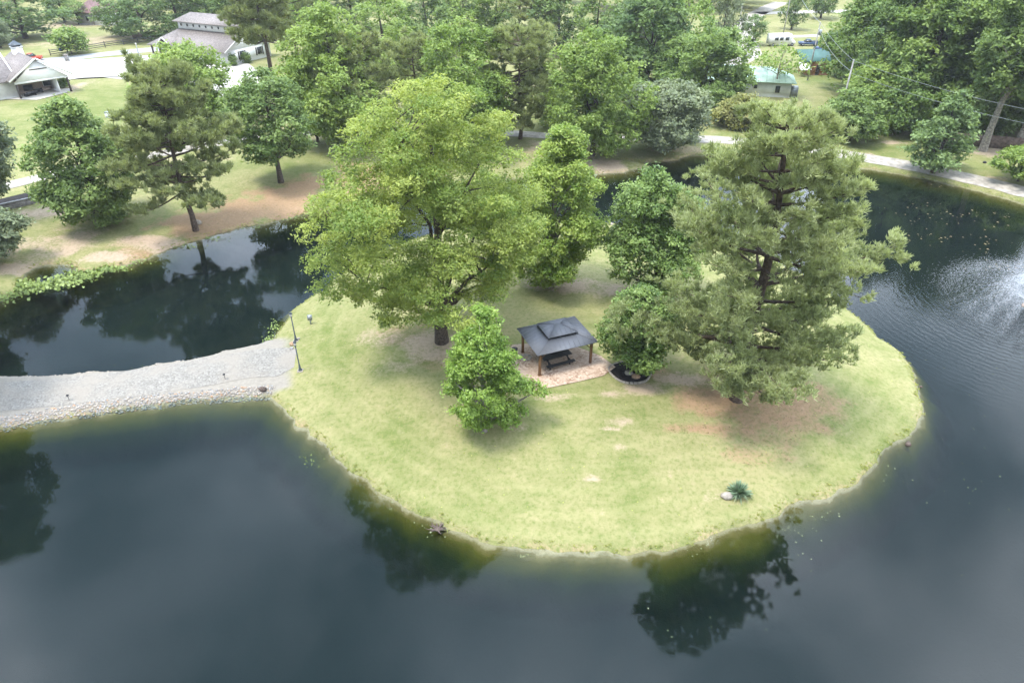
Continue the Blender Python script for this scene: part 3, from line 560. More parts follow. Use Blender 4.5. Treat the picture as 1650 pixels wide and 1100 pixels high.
# wood on the right
wood = [(1470, 205, -110, 130, 'mid', 'very tall tree at the left of the right wood, top out of view'), (1550, 205, -130, 140, 'dark', 'very tall tree in the right wood, crown out of view at the top'), (1620, 208, -120, 140, 'gum', 'very tall tree at the right of the right wood, top out of view'), (1420, 185, -90, 110, 'dark', 'very tall tree behind the bushy tree, top out of view'), (1405, 196, 90, 108, 'bright', 'bushy tree behind the round dark tree'), (1448, 212, 100, 110, 'mid', 'dense tree left behind the feathery tree'),
 (1380, 150, -20, 120, 'mid', 'tall tree right of the blue tarp'), (1440, 140, -40, 150, 'dark', 'dark tree second from the left in the right wood'),
 (1520, 200, 20, 140, 'dark', 'dark tree in the middle of the right wood'), (1510, 130, -60, 130, 'mid', 'tall tree at the top of the right wood'),
 (1580, 215, 40, 135, 'gum', 'leafy tree above the board fence'), (1595, 150, -50, 150, 'dark', 'tall dark tree near the top right corner'),
 (1650, 215, 0, 150, 'gum', 'tree cut by the right edge above the board fence'), (1690, 180, -80, 170, 'dark', 'tree filling the top right corner')]
broad('fence_tree', 'tree with a pale bare trunk in front of the board fence, left of two', (1583, 243), -60, 130, .34, 'dome', 'gum', 58, 2.8, 110, 'palebark', G4, csz=.2, lob=.2, tr=.5)
broad('fence_tree', 'tree with a pale bare trunk in front of the board fence, right of two', (1637, 241), -60, 130, .38, 'dome', 'mid', 59, 2.8, 110, 'palebark', G4, csz=.2, lob=.2, tr=.5)
for i, (x, y, ty, w, lm, lab) in enumerate(wood):
    broad('woodland_tree', lab, (x, y), ty, w * 1.1, .08, 'dome', lm, 60 + i, 3.0, 110, group=G4, csz=.2, lob=.2)
# far trees: a few crowns reused as copies
protos = [broad_mesh(90 + i, 16, 6.5, .10, pr, .66, 75, 5200, csz=.22, lob=.2, limbs=6) for i, pr in enumerate(('dome', 'oval', 'round', 'dome'))]
pprotos = [pine_mesh(95 + i, 20, 5.5, .35, 1500, .9, .19, 8, whorl=1.2) for i in range(2)]
rngf = np.random.default_rng(7)
def fartree(label, bx, by, ty, w, kind='dark', k=0, group='trees across the top of the photo', name='tree', pp=False):
    p, h, rad = dims(bx, by, ty, w); src = pprotos[k % 2] if pp else protos[k % 4]; H0, R0 = (20, 5.5) if pp else (16, 6.5)
    return plant(name, label, src, p, LM[kind], M['pinebark' if pp else 'bark'], 'tree', group, rngf.random() * 6.28, (rad / R0, rad / R0, h / H0))
FT = [(395, 190, 150, 60, 'mid', 1, 'low bushy tree behind the sweetgum on the left bank'), (620, 215, 150, 80, 'bright', 2, 'low bright tree left behind the crown of the big oak'), (480, 190, 120, 60, 'mid', 3, 'mid green tree between the sweetgum and the poplar'), (890, 205, 110, 70, 'bright', 0, 'bright bushy tree between the full olive pine and the tall elm'), (1010, 190, 120, 70, 'mid', 2, 'low tree behind the gap between elm and willow oak'),
 (42, 62, -25, 125, 'dark', 0, 'wide dark tree in the top left corner'), (2, 78, 22, 50, 'grey', 1, 'pale green tree at the left edge behind the cupola'),
 (232, 64, -22, 95, 'dark', 3, 'dark green tree left of the clerestory barn'), (195, 58, -15, 60, 'dark', 2, 'dark tree right of the brown roofed cottage'), (290, 52, -40, 95, 'dark', 0, 'dark tree behind the left end of the barn'),
 (340, 45, -45, 90, 'mid', 1, 'tree behind the middle of the barn roof'), (395, 50, -45, 90, 'dark', 2, 'tree behind the right end of the barn'), (128, 40, 0, 44, 'mid', 2, 'small tree left of the brown roofed cottage'),
 (105, 36, -30, 60, 'dark', 1, 'dark tree behind the small cottage tree'), (620, 110, -20, 110, 'bright', 3, 'tree above the olive pine along the top edge'), (690, 95, -30, 110, 'gum', 0, 'tree above the small narrow pine'),
 (650, 140, 30, 80, 'bright', 1, 'mid green tree between two olive pines'), (750, 80, -25, 100, 'bright', 2, 'tree above the wide light green tree'), (510, 90, -50, 90, 'mid', 0, 'dark tree left of the tall bright poplar'),
 (800, 75, -40, 80, 'mid', 3, 'dark tree above the full olive pine'), (900, 90, -30, 85, 'dark', 1, 'dark tree behind the left side of the elm'), (960, 100, -25, 100, 'mid', 0, 'dark blue-green tree behind the top of the elm'),
 (1010, 110, -10, 90, 'dark', 2, 'tree behind the right side of the elm'), (1090, 130, -40, 100, 'bright', 3, 'yellow-green tree at the top right of the walnut'), (1160, 90, -60, 60, 'grey', 1, 'pale tree left of the far gravel lane'),
 (1212, 72, 22, 42, 'dark', 2, 'small dark tree left of the white camper'), (1275, 48, -25, 44, 'dark', 1, 'dark tree behind the white camper'), (1322, 30, -60, 50, 'dark', 0, 'dark tree behind the transformer pole'), 
 (1350, 95, 20, 60, 'bright', 3, 'tree left of the yellow pickup'), (1410, 60, -60, 80, 'dark', 0, 'tree behind the yellow pickup'), (1350, 125, 95, 34, 'mid', 2, 'bush beside the orange shed'), (1385, 130, 88, 50, 'mid', 0, 'bush under the blue tarp canopy'),
 (470, 60, -60, 90, 'mid', 2, 'tree behind the twin-trunk pine'), (570, 50, -60, 90, 'mid', 1, 'dark tree behind the tall bright poplar'), (1480, 80, -80, 110, 'dark', 3, 'tall tree at the top edge, left in the right wood'), (1560, 90, -80, 110, 'mid', 1, 'tall tree at the top edge, middle of the right wood'), (1630, 95, -80, 110, 'dark', 0, 'tall tree at the top edge, right in the right wood'),
 (1540, 225, 178, 50, 'dark', 2, 'dark shrub in front of the board fence'), (1196, 170, 152, 34, 'mid', 0, 'bush at the left wall of the green roofed house'), (1150, 190, 130, 60, 'gum', 3, 'low tree left of the rusty shrub'),
 (900, 190, 120, 70, 'mid', 1, 'tree between the full olive pine and the elm'), (700, 215, 120, 90, 'gum', 2, 'darker tree low behind the crown of the big oak')]
for (x, y, ty, w, lm, k, lab) in FT: fartree(lab, x, y, ty, w * 1.08, lm, k)
fartree('olive pine at the top edge above the full olive pine', 868, 85, -30, 90, 'pine2', 0, pp=True, name='pine_tree')
fartree('pine at the top edge left of the elm', 835, 62, -50, 80, 'pine2', 1, pp=True, name='pine_tree')
fartree('pine behind the twin-trunk pine', 480, 110, -60, 90, 'pine2', 0, pp=True, name='pine_tree')
fartree('tall pine in the far top centre', 730, 50, -70, 80, 'pine2', 1, pp=True, name='pine_tree')
# far wood beyond the last trees one can tell apart: one mass
def farwood():
    rg = np.random.default_rng(3); Ps, Ns, Ts = [], [], []
    for i in range(330):
        y = rg.uniform(262, 420); x = rg.uniform(-1.05, 1.05) * y * .82
        u = x / y
        if y < 300 and ((.33 < u < .60) or (-.64 < u < -.52)): continue
        r = rg.uniform(4.5, 7.5); h = rg.uniform(12, 21); n = 1400
        d = norm(rg.normal(size=(n, 3))); d[:, 2] = np.abs(d[:, 2]) * 1.0 - .3; q = 1 + .25 * np.sin(d[:, 0] * 7 + i) * np.sin(d[:, 1] * 8) 
        Ps.append(np.array([x, y, 1.2 + h * .5]) + d * [r, r, h * .5] * q[:, None] * (.8 + .25 * rg.random(n))[:, None]); Ns.append(norm(d + [0, 0, .4] + rg.normal(size=(n, 3)) * .5)); Ts.append(rg.normal() * .2 + .45 + rg.normal(size=n) * .16)
    Ps, Ns, Ts = map(np.concatenate, (Ps, Ns, Ts)); tag(link('distant_wood', leaf_mesh('distant_wood', Ps, Ns, 1.35, Ts, LM['mid'], rg)), 'green far off wood closing the top of the view', 'wood', kind='stuff')
farwood()
# ------------------------------------------------------------------ gazebo
A_, B_, C_ = P(834.5, 574.5), P(869.5, 605.5), P(953, 589.5)
u_ = (C_ - B_)[:2]; GL = np.linalg.norm(u_); ga = math.atan2(u_[1], u_[0]); v_ = (A_ - B_)[:2]
GW = 3.6; GL = 4.6; ga += .085; gz = max(gh(*B_[:2]), gh(*A_[:2]))
gzb = thing('gazebo', 'brown post gazebo with dark two-tier metal roof over a picnic table', 'gazebo', (B_[0], B_[1], gz), ga)
def post(x, y):
    mb = MB(); mb.box(x - .09, x + .09, y - .09, y + .09, -.25, 2.1); o = mb.build('post', M['cedar'], gzb)
    mb = MB(); mb.box(x - .14, x + .14, y - .14, y + .14, -.1, .09); mb.build('post_base', M['cedar'], o)
for x in (0, GL):
    for y in (0, GW): post(x, y)
for (x0, x1, y0, y1) in ((-.2, GL + .2, -.06, .06), (-.2, GL + .2, GW - .06, GW + .06), (-.06, .06, .07, GW - .07), (GL - .06, GL + .06, .07, GW - .07)):
    MB().box(x0, x1, y0, y1, 2.1, 2.27).build('beam', M['cedar'], gzb)
for x, sx in ((0, 1), (GL, -1)):
    for y, sy in ((0, 1), (GW, -1)):
        MB().bar((x + sx * .06, y, 1.6), (x + sx * .6, y, 2.12), .05, .05).build('brace', M['cedar'], gzb); MB().bar((x, y + sy * .06, 1.6), (x, y + sy * .6, 2.12), .05, .05).build('brace', M['cedar'], gzb)
def hip(mb, x0, x1, y0, y1, z0, z1, ix, iy, t=.05):
    a = [(x0, y0, z0), (x1, y0, z0), (x1, y1, z0), (x0, y1, z0)]; b = [(x0 + ix, y0 + iy, z1), (x1 - ix, y0 + iy, z1), (x1 - ix, y1 - iy, z1), (x0 + ix, y1 - iy, z1)]
    for i in range(4):
        j = (i + 1) % 4; q = [a[i], a[j], b[j], b[i]]
        if np.linalg.norm(np.array(b[i]) - b[j]) < .02: q = [a[i], a[j], b[j]]
        mb.slab(q, t)
    return a, b
def ribs(mb, a, b, step, r=.011):
    for i in range(4):
        j = (i + 1) % 4; p0, p1, q0, q1 = (np.array(v, float) for v in (a[i], a[j], b[i], b[j])); Ln = np.linalg.norm(p1 - p0); e = (p1 - p0) / Ln
        s0, s1 = (q0 - p0) @ e, (q1 - p0) @ e; perp = (q0 - p0) - e * s0
        for k in np.arange(step, Ln, step):
            f = min(1, k / s0 if k < s0 else (Ln - k) / (Ln - s1) if k > s1 else 1); st_ = p0 + e * k; mb.tube([st_ + [0, 0, .012], st_ + perp * f + [0, 0, .012]], r, 4)
        mb.tube([p0 + [0, 0, .012], q0 + [0, 0, .012]], .022, 5); mb.tube([p0, p1], .035, 4)
o_ = .38; rf = MB(); a, b = hip(rf, -o_, GL + o_, -o_, GW + o_, 2.30, 2.93, 1.65, 1.25, .04); lower = rf.build('lower_roof', M['roofmetal'], gzb)
rb = MB(); ribs(rb, a, b, .42); rb.build('seams', M['roofmetal'], lower)
MB().box(1.35, GL - 1.35, .95, GW - .95, 2.86, 3.02).build('vent_curb', M['black'], gzb)
rf = MB(); a, b = hip(rf, 1.0, GL - 1.0, .62, GW - .62, 3.03, 3.42, 1.05, (GW - 1.24) / 2 - .004, .04); upper = rf.build('upper_roof', M['roofmetal'], gzb)
rb = MB(); ribs(rb, a, b, .42); rb.build('seams', M['roofmetal'], upper)
# picnic table
pt = thing('picnic_table', 'black picnic table with two benches under the gazebo', 'table', (*(B_[:2] + (math.cos(ga) * 2.0 - math.sin(ga) * 1.25, math.sin(ga) * 2.0 + math.cos(ga) * 1.25)), gz + .03), ga + .04); pt.scale = (1.3, 1.15, 1.0)
mb = MB(); [mb.box(-1.0, 1.0, -.40 + k * .165, -.40 + k * .165 + .15, .74, .78) for k in range(5)]; mb.build('tabletop', M['black'], pt)
for s in (-1, 1):
    mb = MB(); [mb.box(-1.0, 1.0, s * .82 - .15 + k * .155, s * .82 - .15 + k * .155 + .145, .43, .47) for k in range(2)]; mb.build('bench', M['black'], pt)
for x in (-.7, .7):
    for s in (-1, 1): MB().bar((x, s * .75, 0), (x, s * .22, .74), .05, .07).build('leg', M['black'], pt)
    MB().box(x + .05, x + .10, -.95, .95, .36, .43).build('crossbeam', M['black'], pt)
p = P(829, 572); t_ = thing('bin', 'small black bin behind the left gazebo post', 'bin', p)
MB().tube([(0, 0, 0), (0, 0, .65)], [.22, .27], 12).build('body', M['black'], t_); MB().tube([(0, 0, .66), (0, 0, .72)], [.29, .2], 12).build('lid', M['black'], t_)
p = P(847, 577); t_ = thing('fire_ring', 'small ring of pale stones beside the left gazebo post', 'fire ring', p)
for k in range(8): MB().blob((.38 * math.cos(k * .785), .38 * math.sin(k * .785), .08), .17, k).build('stone', M['stone'], t_)
# mulch bed
p = P(1016, 600); mbp = [(1.65 * math.cos(a) * (1 + .08 * math.sin(3 * a)), 1.45 * math.sin(a)) for a in np.linspace(0, 2 * pi, 36, endpoint=False)]
bed_ = thing('mulch_bed', 'dark mulch bed with curved stone edging under the round tree', 'flower bed', p)
mb = MB(); mb.prism(mbp, -.15, .07); mb.build('mulch', M['mulch'], bed_)
for i in range(36):
    a, b = np.array(mbp[i]) * 1.05, np.array(mbp[(i + 1) % 36]) * 1.05; m_ = (a + b) / 2; an = math.atan2(*(b - a)[::-1])
    MB().box(m_[0] - .13, m_[0] + .13, m_[1] - .06, m_[1] + .06, -.1, .12, an, m_).build('edging_stone', M['stone'], bed_)
for (px, py, r, mt, lab) in ((1013, 603, .34, 'stone', 'pale grey boulder in the dark mulch bed'), (1024, 609, .36, 'stonetan', 'tan boulder in the dark mulch bed'),
    (1171, 801, .42, 'stone', 'white rock at the left foot of the yucca'), (325, 384, .55, 'stone', 'pale boulder at the foot of the waterside pine'), (984, 362, .30, 'stone', 'small white stone on the far shore of the island'),
    (1458, 729, .25, 'driftwood', 'dark rock at the right shore of the island'), (1461, 718, .14, 'driftwood', 'smaller dark rock above the dark shore rock'), (1482, 627, .16, 'driftwood', 'dark stone at the rightmost point of the island'),
    (481, 546, .16, 'stone', 'pale stone beside the upper lamp post'), (471, 555, .26, 'stonetan', 'tan stone between the two lamp posts'), (470, 562, .2, 'stonegrey', 'dark stone beside the gravel end of the causeway'), (424, 631, .35, 'driftwood', 'dark drain stone where causeway meets island')):
    q = P(px, py); tag(MB().blob((0, 0, r * .3), r, int(px)).build('rock', M[mt], None, loc=(q[0], q[1], max(q[2], -.05) + (.06 if 'mulch' in lab else 0))), lab, 'rock')
# lamps
def lamp(px, py, label):
    p = P(px, py); t = thing('lamp_post', label, 'lamp post', p, group='lamp posts beside the causeway end')
    MB().box(-.24, .24, -.24, .24, -.1, .06).build('footing', M['stone'], t)
    mb = MB(); mb.tube([(0, 0, .061), (0, 0, .12), (0, 0, .2), (0, 0, .55), (0, 0, .62), (0, 0, 2.5)], [.17, .17, .11, .075, .055, .045], 10); mb.build('pole', M['lampgrey'], t)
    ln = MB(); ln.tube([(0, 0, 2.5), (0, 0, 2.56), (0, 0, 2.58)], [.05, .11, .11], 8); ln.build('collar', M['lampgrey'], t)
    g = MB(); g.tube([(0, 0, 2.59), (0, 0, 2.88)], [.09, .13], 6); g.build('lantern_glass', M['lampglass'], t)
    c = MB(); c.tube([(0, 0, 2.885), (0, 0, 2.92), (0, 0, 3.03), (0, 0, 3.1)], [.17, .16, .05, .015], 6); c.build('lantern_cap', M['lampgrey'], t)
lamp(484, 597, 'slate lamp post nearer the camera, at the end of the causeway'); lamp(477, 549, 'slate lamp post farther from the camera, on the grass edge')
p = P(501, 522); t_ = thing('junction_box', 'grey utility box on a short post on the island grass', 'utility box', p)
MB().box(-.05, .05, -.05, .05, -.1, .45).build('post', M['metal'], t_); MB().box(-.2, .2, -.12, .12, .45, .95).build('box', M['metal'], t_); MB().box(-.16, .16, -.14, -.121, .50, .90).build('door', M['metal'], t_)
for (px, py, lab) in ((363, 611, 'black path light on the causeway edge, nearer the island'), (112, 645, 'black path light on the causeway edge, nearer the left frame')):
    p = P(px, py); t_ = thing('path_light', lab, 'path light', p, group='path lights on the causeway')
    MB().tube([(0, 0, -.1), (0, 0, .5)], .02, 6).build('stake', M['black'], t_); MB().tube([(0, 0, .5), (0, 0, .53), (0, 0, .62)], [.12, .12, .03], 8).build('cap', M['black'], t_)
# yucca
p = P(1190, 797); t_ = thing('yucca', 'spiky blue-green yucca plant near the front shore of the island', 'plant', p); rg = np.random.default_rng(4); Vy, Ty = [], []
for k in range(210):
    el = rg.uniform(.02, 1.45); az = rg.uniform(0, 6.28); ln = rg.uniform(.7, 1.05); d = np.array([math.cos(az) * math.cos(el), math.sin(az) * math.cos(el), math.sin(el)]); s_ = np.array([-math.sin(az), math.cos(az), 0]) * .033
    b0 = d * .06 + [0, 0, .12]; m_ = b0 + d * ln * .6; e = b0 + d * ln + [0, 0, -.16 * (1.4 - el) * ln]; Vy += [b0 - s_, b0 + s_, m_ + s_ * 1.2, e, m_ - s_ * 1.2]; Ty.append(.5 + rg.normal() * .25 + (.3 if el < .3 else 0))
link('blades', mesh('blades', Vy, [np.arange(len(Vy)).reshape(-1, 5)], LM['yucca'], False, {'tint': ('FACE', Ty)}), t_)
MB().tube([(0, 0, -.1), (0, 0, .25)], [.14, .09], 8).build('stem', M['driftwood'], t_)
# driftwood tangle
p = P0(706, 852, 0); t_ = thing('driftwood', 'tangle of driftwood and roots in the water at the front shore', 'driftwood', (p[0], p[1], -.02)); t_.scale = (.7, .7, .45); rg = np.random.default_rng(8)
for k in range(16):
    a = rg.uniform(0, 6.28); l = rg.uniform(.4, 1.1); q = np.array([math.cos(a) * .3, math.sin(a) * .25, rg.uniform(-.1, .15)]); e = q + [math.cos(a) * l, math.sin(a) * l * .6, rg.uniform(-.25, .4)]
    MB().tube([q * .2, (q + e) / 2 + rg.normal(size=3) * .1, e], [.10, .06, .02], 6).build('root', M['driftwood'], t_)
MB().blob((0, 0, 0), .33, 5, 2).build('stump', M['driftwood'], t_)
# riprap on the lower causeway edge, shoreline stones
def scatter_stones(name, lab, line, n, w, r0, r1, mats, seed, cat):
    rg = np.random.default_rng(seed); line = np.array(line); mb = MB(); s = np.concatenate([[0], np.cumsum(np.linalg.norm(np.diff(line, axis=0), axis=1))])
    for k in range(n):
        q = rg.uniform(0, s[-1]); x, y = np.interp(q, s, line[:, 0]), np.interp(q, s, line[:, 1]); x += rg.normal() * .12; y += rg.uniform(-w * .25, w * .75); r = r0 + (r1 - r0) * rg.random() ** 2
        z = gh(x, y)
        if z < -.3: continue
        mb.blob((x, y, z + r * .15), r, k + seed * 1000, 0)
    tag(mb.build(name, mats), lab, cat, kind='stuff')
low = P2([(-100, 708), (0, 687), (100, 670), (200, 656), (300, 646), (380, 639), (437, 636)], .1)
scatter_stones('riprap', 'pale rubble stones along the lower edge of the causeway', low, 1500, 1.1, .04, .13, M['stone'], 1, 'riprap')
scatter_stones('riprap', 'greyer rubble stones mixed along the causeway edge', low, 1100, 1.3, .04, .12, M['stonegrey'], 2, 'riprap')
scatter_stones('riprap', 'rust coloured rubble stones along the causeway edge', low, 500, 1.3, .03, .10, M['stonetan'], 4, 'riprap')
scatter_stones('shore_stones', 'small pale stones along the upper edge of the causeway', P2([(0, 609), (130, 604), (250, 591), (330, 575), (400, 559), (435, 549)], .1), 260, .6, .05, .13, M['stone'], 3, 'stones')
# edge grass tufts along every visible shore
def tufts(name, lab, pts, n, hgt, lm, seed, w=.03, spread=.25, cat='grass'):
    rg = np.random.default_rng(seed); c = pts[rg.integers(0, len(pts), n)]; nb = 7
    P_ = np.repeat(c, nb, 0) + np.c_[rg.normal(size=(n * nb, 2)) * .07, np.zeros(n * nb)]; d = norm(rg.normal(size=(n * nb, 3)) * [.9, .9, .1] + [0, 0, .55]); ln = (hgt * (.5 + rg.random(n * nb)))[:, None]
    s = norm(np.cross(d, rg.normal(size=d.shape))) * w; V = np.stack([P_ - s, P_ + s, P_ + d * ln], 1).reshape(-1, 3); tn = np.repeat(.5 + rg.normal(size=n) * .25, nb)
    tag(link(name, mesh(name, V, [np.arange(len(V)).reshape(-1, 3)], LM[lm], False, {'tint': ('FACE', np.clip(tn, 0, 1))})), lab, cat, kind='stuff')
cwd = inside_dist(np.stack([gx, gy], 1), cway)
em = (sdv > .02) & (sdv < .55) & (gy < 125) & (gy > 20) & (np.abs(gx) < 80) & (cwd < -.3); ep = V_ = np.stack([gx, gy, GZ.ravel()], 1)[em]
rg = np.random.default_rng(2); tufts('shore_grass', 'ragged grass along the edge of the pond', ep + np.c_[rg.uniform(-.15, .15, (len(ep), 2)), np.full(len(ep), -.02)], 4500, .10, 'straw', 3)
# water weeds in the left inlet, floating leaves on the right
def pads(name, lab, cs, n, r0, r1, lm, seed, cat, z=.015, tilt=.15):
    rg = np.random.default_rng(seed); V, T = [], []
    for k in range(n):
        (px, py, sx, sy) = cs[rg.integers(len(cs))]; q = P0(px + rg.normal() * sx, py + rg.normal() * sy, 0)
        if wdist(np.array([q[0]]), np.array([q[1]]))[0] < -.3: continue
        r = rg.uniform(r0, r1); nm = norm(np.array([rg.normal() * tilt, rg.normal() * tilt, 1.])); a = norm(np.cross(nm, [1, .3, 0])); b = np.cross(nm, a); h_ = z + rg.random() * r * tilt * 3
        V += [np.array([q[0], q[1], h_]) + r * (math.cos(t) * a + math.sin(t) * b * .8) for t in np.arange(6) * pi / 3 + rg.random()]; T.append(.5 + rg.normal() * .25)
    tag(link(name, mesh(name, V, [np.arange(len(V)).reshape(-1, 6)], LM[lm], False, {'tint': ('FACE', np.clip(T, 0, 1))})), lab, cat, kind='stuff')
pads('water_weeds', 'green floating weed mat in the left inlet of the pond', [(20, 466, 16, 7), (10, 474, 14, 6), (40, 462, 14, 5), (95, 458, 14, 4), (115, 451, 16, 3), (140, 443, 14, 3), (150, 428, 12, 4), (170, 434, 20, 2.5), (60, 464, 12, 3)], 3000, .08, .22, 'weed', 5, 'water weed', .02, .6)
pads('water_weeds', 'thin green weed line along the left bank', [(300, 398, 14, 2), (340, 385, 14, 2), (220, 422, 18, 2), (400, 366, 14, 2), (470, 352, 14, 2), (490, 346, 10, 2), (445, 528, 7, 8), (432, 548, 5, 4)], 450, .05, .14, 'weed', 6, 'water weed', .02, .4)
pads('floating_leaves', 'yellow fallen leaves floating on the right side of the pond', [(1520, 350, 30, 8), (1550, 370, 45, 10), (1600, 350, 35, 8), (1480, 335, 40, 8), (1590, 395, 35, 8), (1500, 385, 40, 12), (1620, 430, 25, 12), (1540, 300, 40, 4)], 120, .06, .15, 'rust', 7, 'leaves', .012, .02)
pads('floating_leaves', 'pale bits floating in front of the island and by the right shore', [(1290, 850, 20, 10), (1330, 835, 15, 8), (1420, 780, 40, 14), (1540, 800, 60, 40), (1300, 895, 30, 30), (1550, 600, 50, 60), (700, 850, 14, 8), (845, 895, 5, 2), (1100, 880, 30, 8), (640, 810, 12, 8), (1600, 700, 30, 80), (1130, 1000, 60, 30)], 150, .025, .06, 'grey', 8, 'leaves', .012, .02)
pads('floating_leaves', 'small bits floating near the causeway', [(250, 660, 60, 6), (390, 645, 30, 4), (280, 585, 90, 4), (500, 740, 10, 8)], 60, .03, .07, 'weed', 9, 'leaves', .012, .02)
# fallen leaves and litter on the lawn
def litter(name, lab, n, r0, r1, lm, seed, mask):
    rg = np.random.default_rng(seed); q = np.stack([gx, gy], 1)[mask]; c = q[rg.integers(0, len(q), n)] + rg.uniform(-.15, .15, (n, 2)); V, T = [], []
    for x, y in c:
        r = rg.uniform(r0, r1); a = rg.uniform(0, 6.28); z = gh(x, y) + .015
        V += [(x + r * math.cos(a), y + r * math.sin(a), z), (x - r * .6 * math.sin(a), y + r * .6 * math.cos(a), z + .02), (x - r * math.cos(a), y - r * math.sin(a), z), (x + r * .6 * math.sin(a), y - r * .6 * math.cos(a), z)]; T.append(rg.random())
    tag(link(name, mesh(name, V, [np.arange(len(V)).reshape(-1, 4)], LM[lm], False, {'tint': ('FACE', T)})), lab, 'leaves', kind='stuff')
isd = inside_dist(np.stack([gx, gy], 1), island)
litter('fallen_leaves', 'small pale fallen leaves scattered over the island lawn', 900, .03, .075, 'straw', 51, (isd > .5) & (gy < 75))
litter('fallen_leaves', 'brown litter lying under the island pine', 1500, .03, .08, 'rust', 52, (isd > .5) & (needle > .35))
litter('fallen_leaves', 'brown litter on the left bank', 1500, .05, .11, 'rust', 53, (isd < -2) & ((needle > .3) | (dirt > .4)) & (sdv > .3) & (gy < 100))
# ------------------------------------------------------------------ fountain
ft = thing('fountain', 'floating fountain spraying a wide ring at the right edge of the pond', 'fountain', (FN[0], FN[1], 0))
mb = MB(); mb.tube([(0, 0, -.1), (0, 0, .08), (0, 0, .16)], [.5, .52, .36], 20); mb.build('float', M['stonetan'], ft); MB().tube([(0, 0, .16), (0, 0, .4)], [.1, .07], 10).build('nozzle', M['metal'], ft)
def spray(name, n, v, el0, el1, size, seed, lab, land=False):
    rg = np.random.default_rng(seed); jets = 26; ja = rg.integers(0, jets, n) * 2 * pi / jets + rg.normal(size=n) * .022; el = rg.uniform(el0, el1, n); vv = v * (1 + rg.normal(size=n) * .035)
    T = 2 * vv * np.sin(el) / 9.8; tt = T * (rg.random(n) ** (.4 if land else .8)); d = vv * np.cos(el) * tt; z = .4 + vv * np.sin(el) * tt - 4.9 * tt ** 2; sc_ = (d * .035)[:, None]
    p = np.stack([np.cos(ja) * d, np.sin(ja) * d, np.maximum(z, .02)], 1) + rg.normal(size=(n, 3)) * sc_; p[:, 2] = np.maximum(p[:, 2], .02); s = size * (.5 + rg.random(n))
    q = np.array([(1, 0, -.6), (-.5, .87, -.6), (-.5, -.87, -.6), (0, 0, 1.3)]); V = (p[:, None] + q[None] * s[:, None, None]).reshape(-1, 3); b = np.arange(n)[:, None] * 4
    F = np.concatenate([b + np.array([f]) for f in ((0, 1, 3), (1, 2, 3), (2, 0, 3), (2, 1, 0))]); return link(name, mesh(name, V, [F], SPR, True), ft)
SPR = bpy.data.materials.new('spray_droplets'); SPR.use_nodes = True; t = SPR.node_tree; t.nodes.clear()
df = N(t, 'ShaderNodeBsdfDiffuse'); df.inputs[0].default_value = (.85, .88, .92, 1); tr_ = N(t, 'ShaderNodeBsdfTransparent'); mx3 = N(t, 'ShaderNodeMixShader'); mx3.inputs[0].default_value = .6
L(t, tr_.outputs[0], mx3.inputs[1]); L(t, df.outputs[0], mx3.inputs[2]); L(t, mx3.outputs[0], N(t, 'ShaderNodeOutputMaterial').inputs[0])
spray('spray', 16000, 9.3, .62, .80, .016, 1, ''); spray('spray', 13000, 9.0, .66, .74, .016, 2, '', True); spray('spray', 14000, 7.2, 1.15, 1.4, .018, 3, '')
# ------------------------------------------------------------------ buildings
def rail(mb, a, b, w, h): mb.tube([a, b], [w, w], 4)
def window(par, x0, x1, z0, z1, y, side='y', frame='white'):
    w = MB(); g = MB()
    if side == 'y': w.box(x0 - .08, x1 + .08, y - .06, y + .02, z0 - .08, z1 + .08); g.box(x0, x1, y - .09, y - .062, z0, z1)
    else: w.box(y - .02, y + .06, x0 - .08, x1 + .08, z0 - .08, z1 + .08); g.box(y + .062, y + .09, x0, x1, z0, z1)
    o = w.build('window', M[frame], par); g.build('pane', M['glass'], o)
# barn with clerestory
b0, b1 = P(250, 92), P(368, 107); d_ = (b1 - b0)[:2]; BL = np.linalg.norm(d_); ba = math.atan2(d_[1], d_[0]); BW = 15.0
bn_ = thing('clerestory_barn', 'long white building with grey-brown roof and a row of small clerestory windows', 'building', (b0[0], b0[1], 1.2), ba)
MB().box(3.5, BL, .6, BW - .6, -.3, 3.1).build('wall', M['white'], bn_)
r_ = MB(); e0, e1, z0, z1 = -.8, BL + .5, 3.1, 6.3; cx0, cx1, cy0, cy1 = 4.6, BL - 1.2, 5.4, BW - 5.0
r_.slab([(e0, -.8, z0), (e1, -.8, z0), (e1, cy0, z1), (cx0, cy0, z1)], .18); r_.slab([(e0, BW + .8, z0), (e0, -.8, z0), (cx0, cy0, z1), (cx0, cy1, z1)], .18); r_.slab([(e1, BW + .8, z0), (e0, BW + .8, z0), (cx0, cy1, z1), (e1, cy1, z1)], .18); r_.slab([(cx1, cy0, z1), (e1, cy0, z1), (e1, cy1, z1), (cx1, cy1, z1)], .18)
r_.build('lower_roof', M['shingle'], bn_)
g_ = MB(); g_.add([(BL - .1, .6, 3.1), (BL - .1, BW - .6, 3.1), (BL - .1, cy1, 6.1), (BL - .1, cy0, 6.1), (BL - .4, .6, 3.1), (BL - .4, BW - .6, 3.1), (BL - .4, cy1, 6.1), (BL - .4, cy0, 6.1)], [(0, 1, 2, 3), (7, 6, 5, 4), (0, 4, 5, 1), (1, 5, 6, 2), (2, 6, 7, 3), (3, 7, 4, 0)]); g_.build('gable', M['white'], bn_)
for q in (((BL + .52, -.8, 3.05), (BL + .52, cy0, 6.25)), ((BL + .52, BW + .8, 3.05), (BL + .52, cy1, 6.25))): t_ = MB(); t_.tube(q, .12, 4); t_.build('rake_trim', M['white'], bn_)
MB().box(cx0, cx1, cy0, cy1, 6.15, 8.1).build('clerestory_wall', M['white'], bn_)
nw = 9
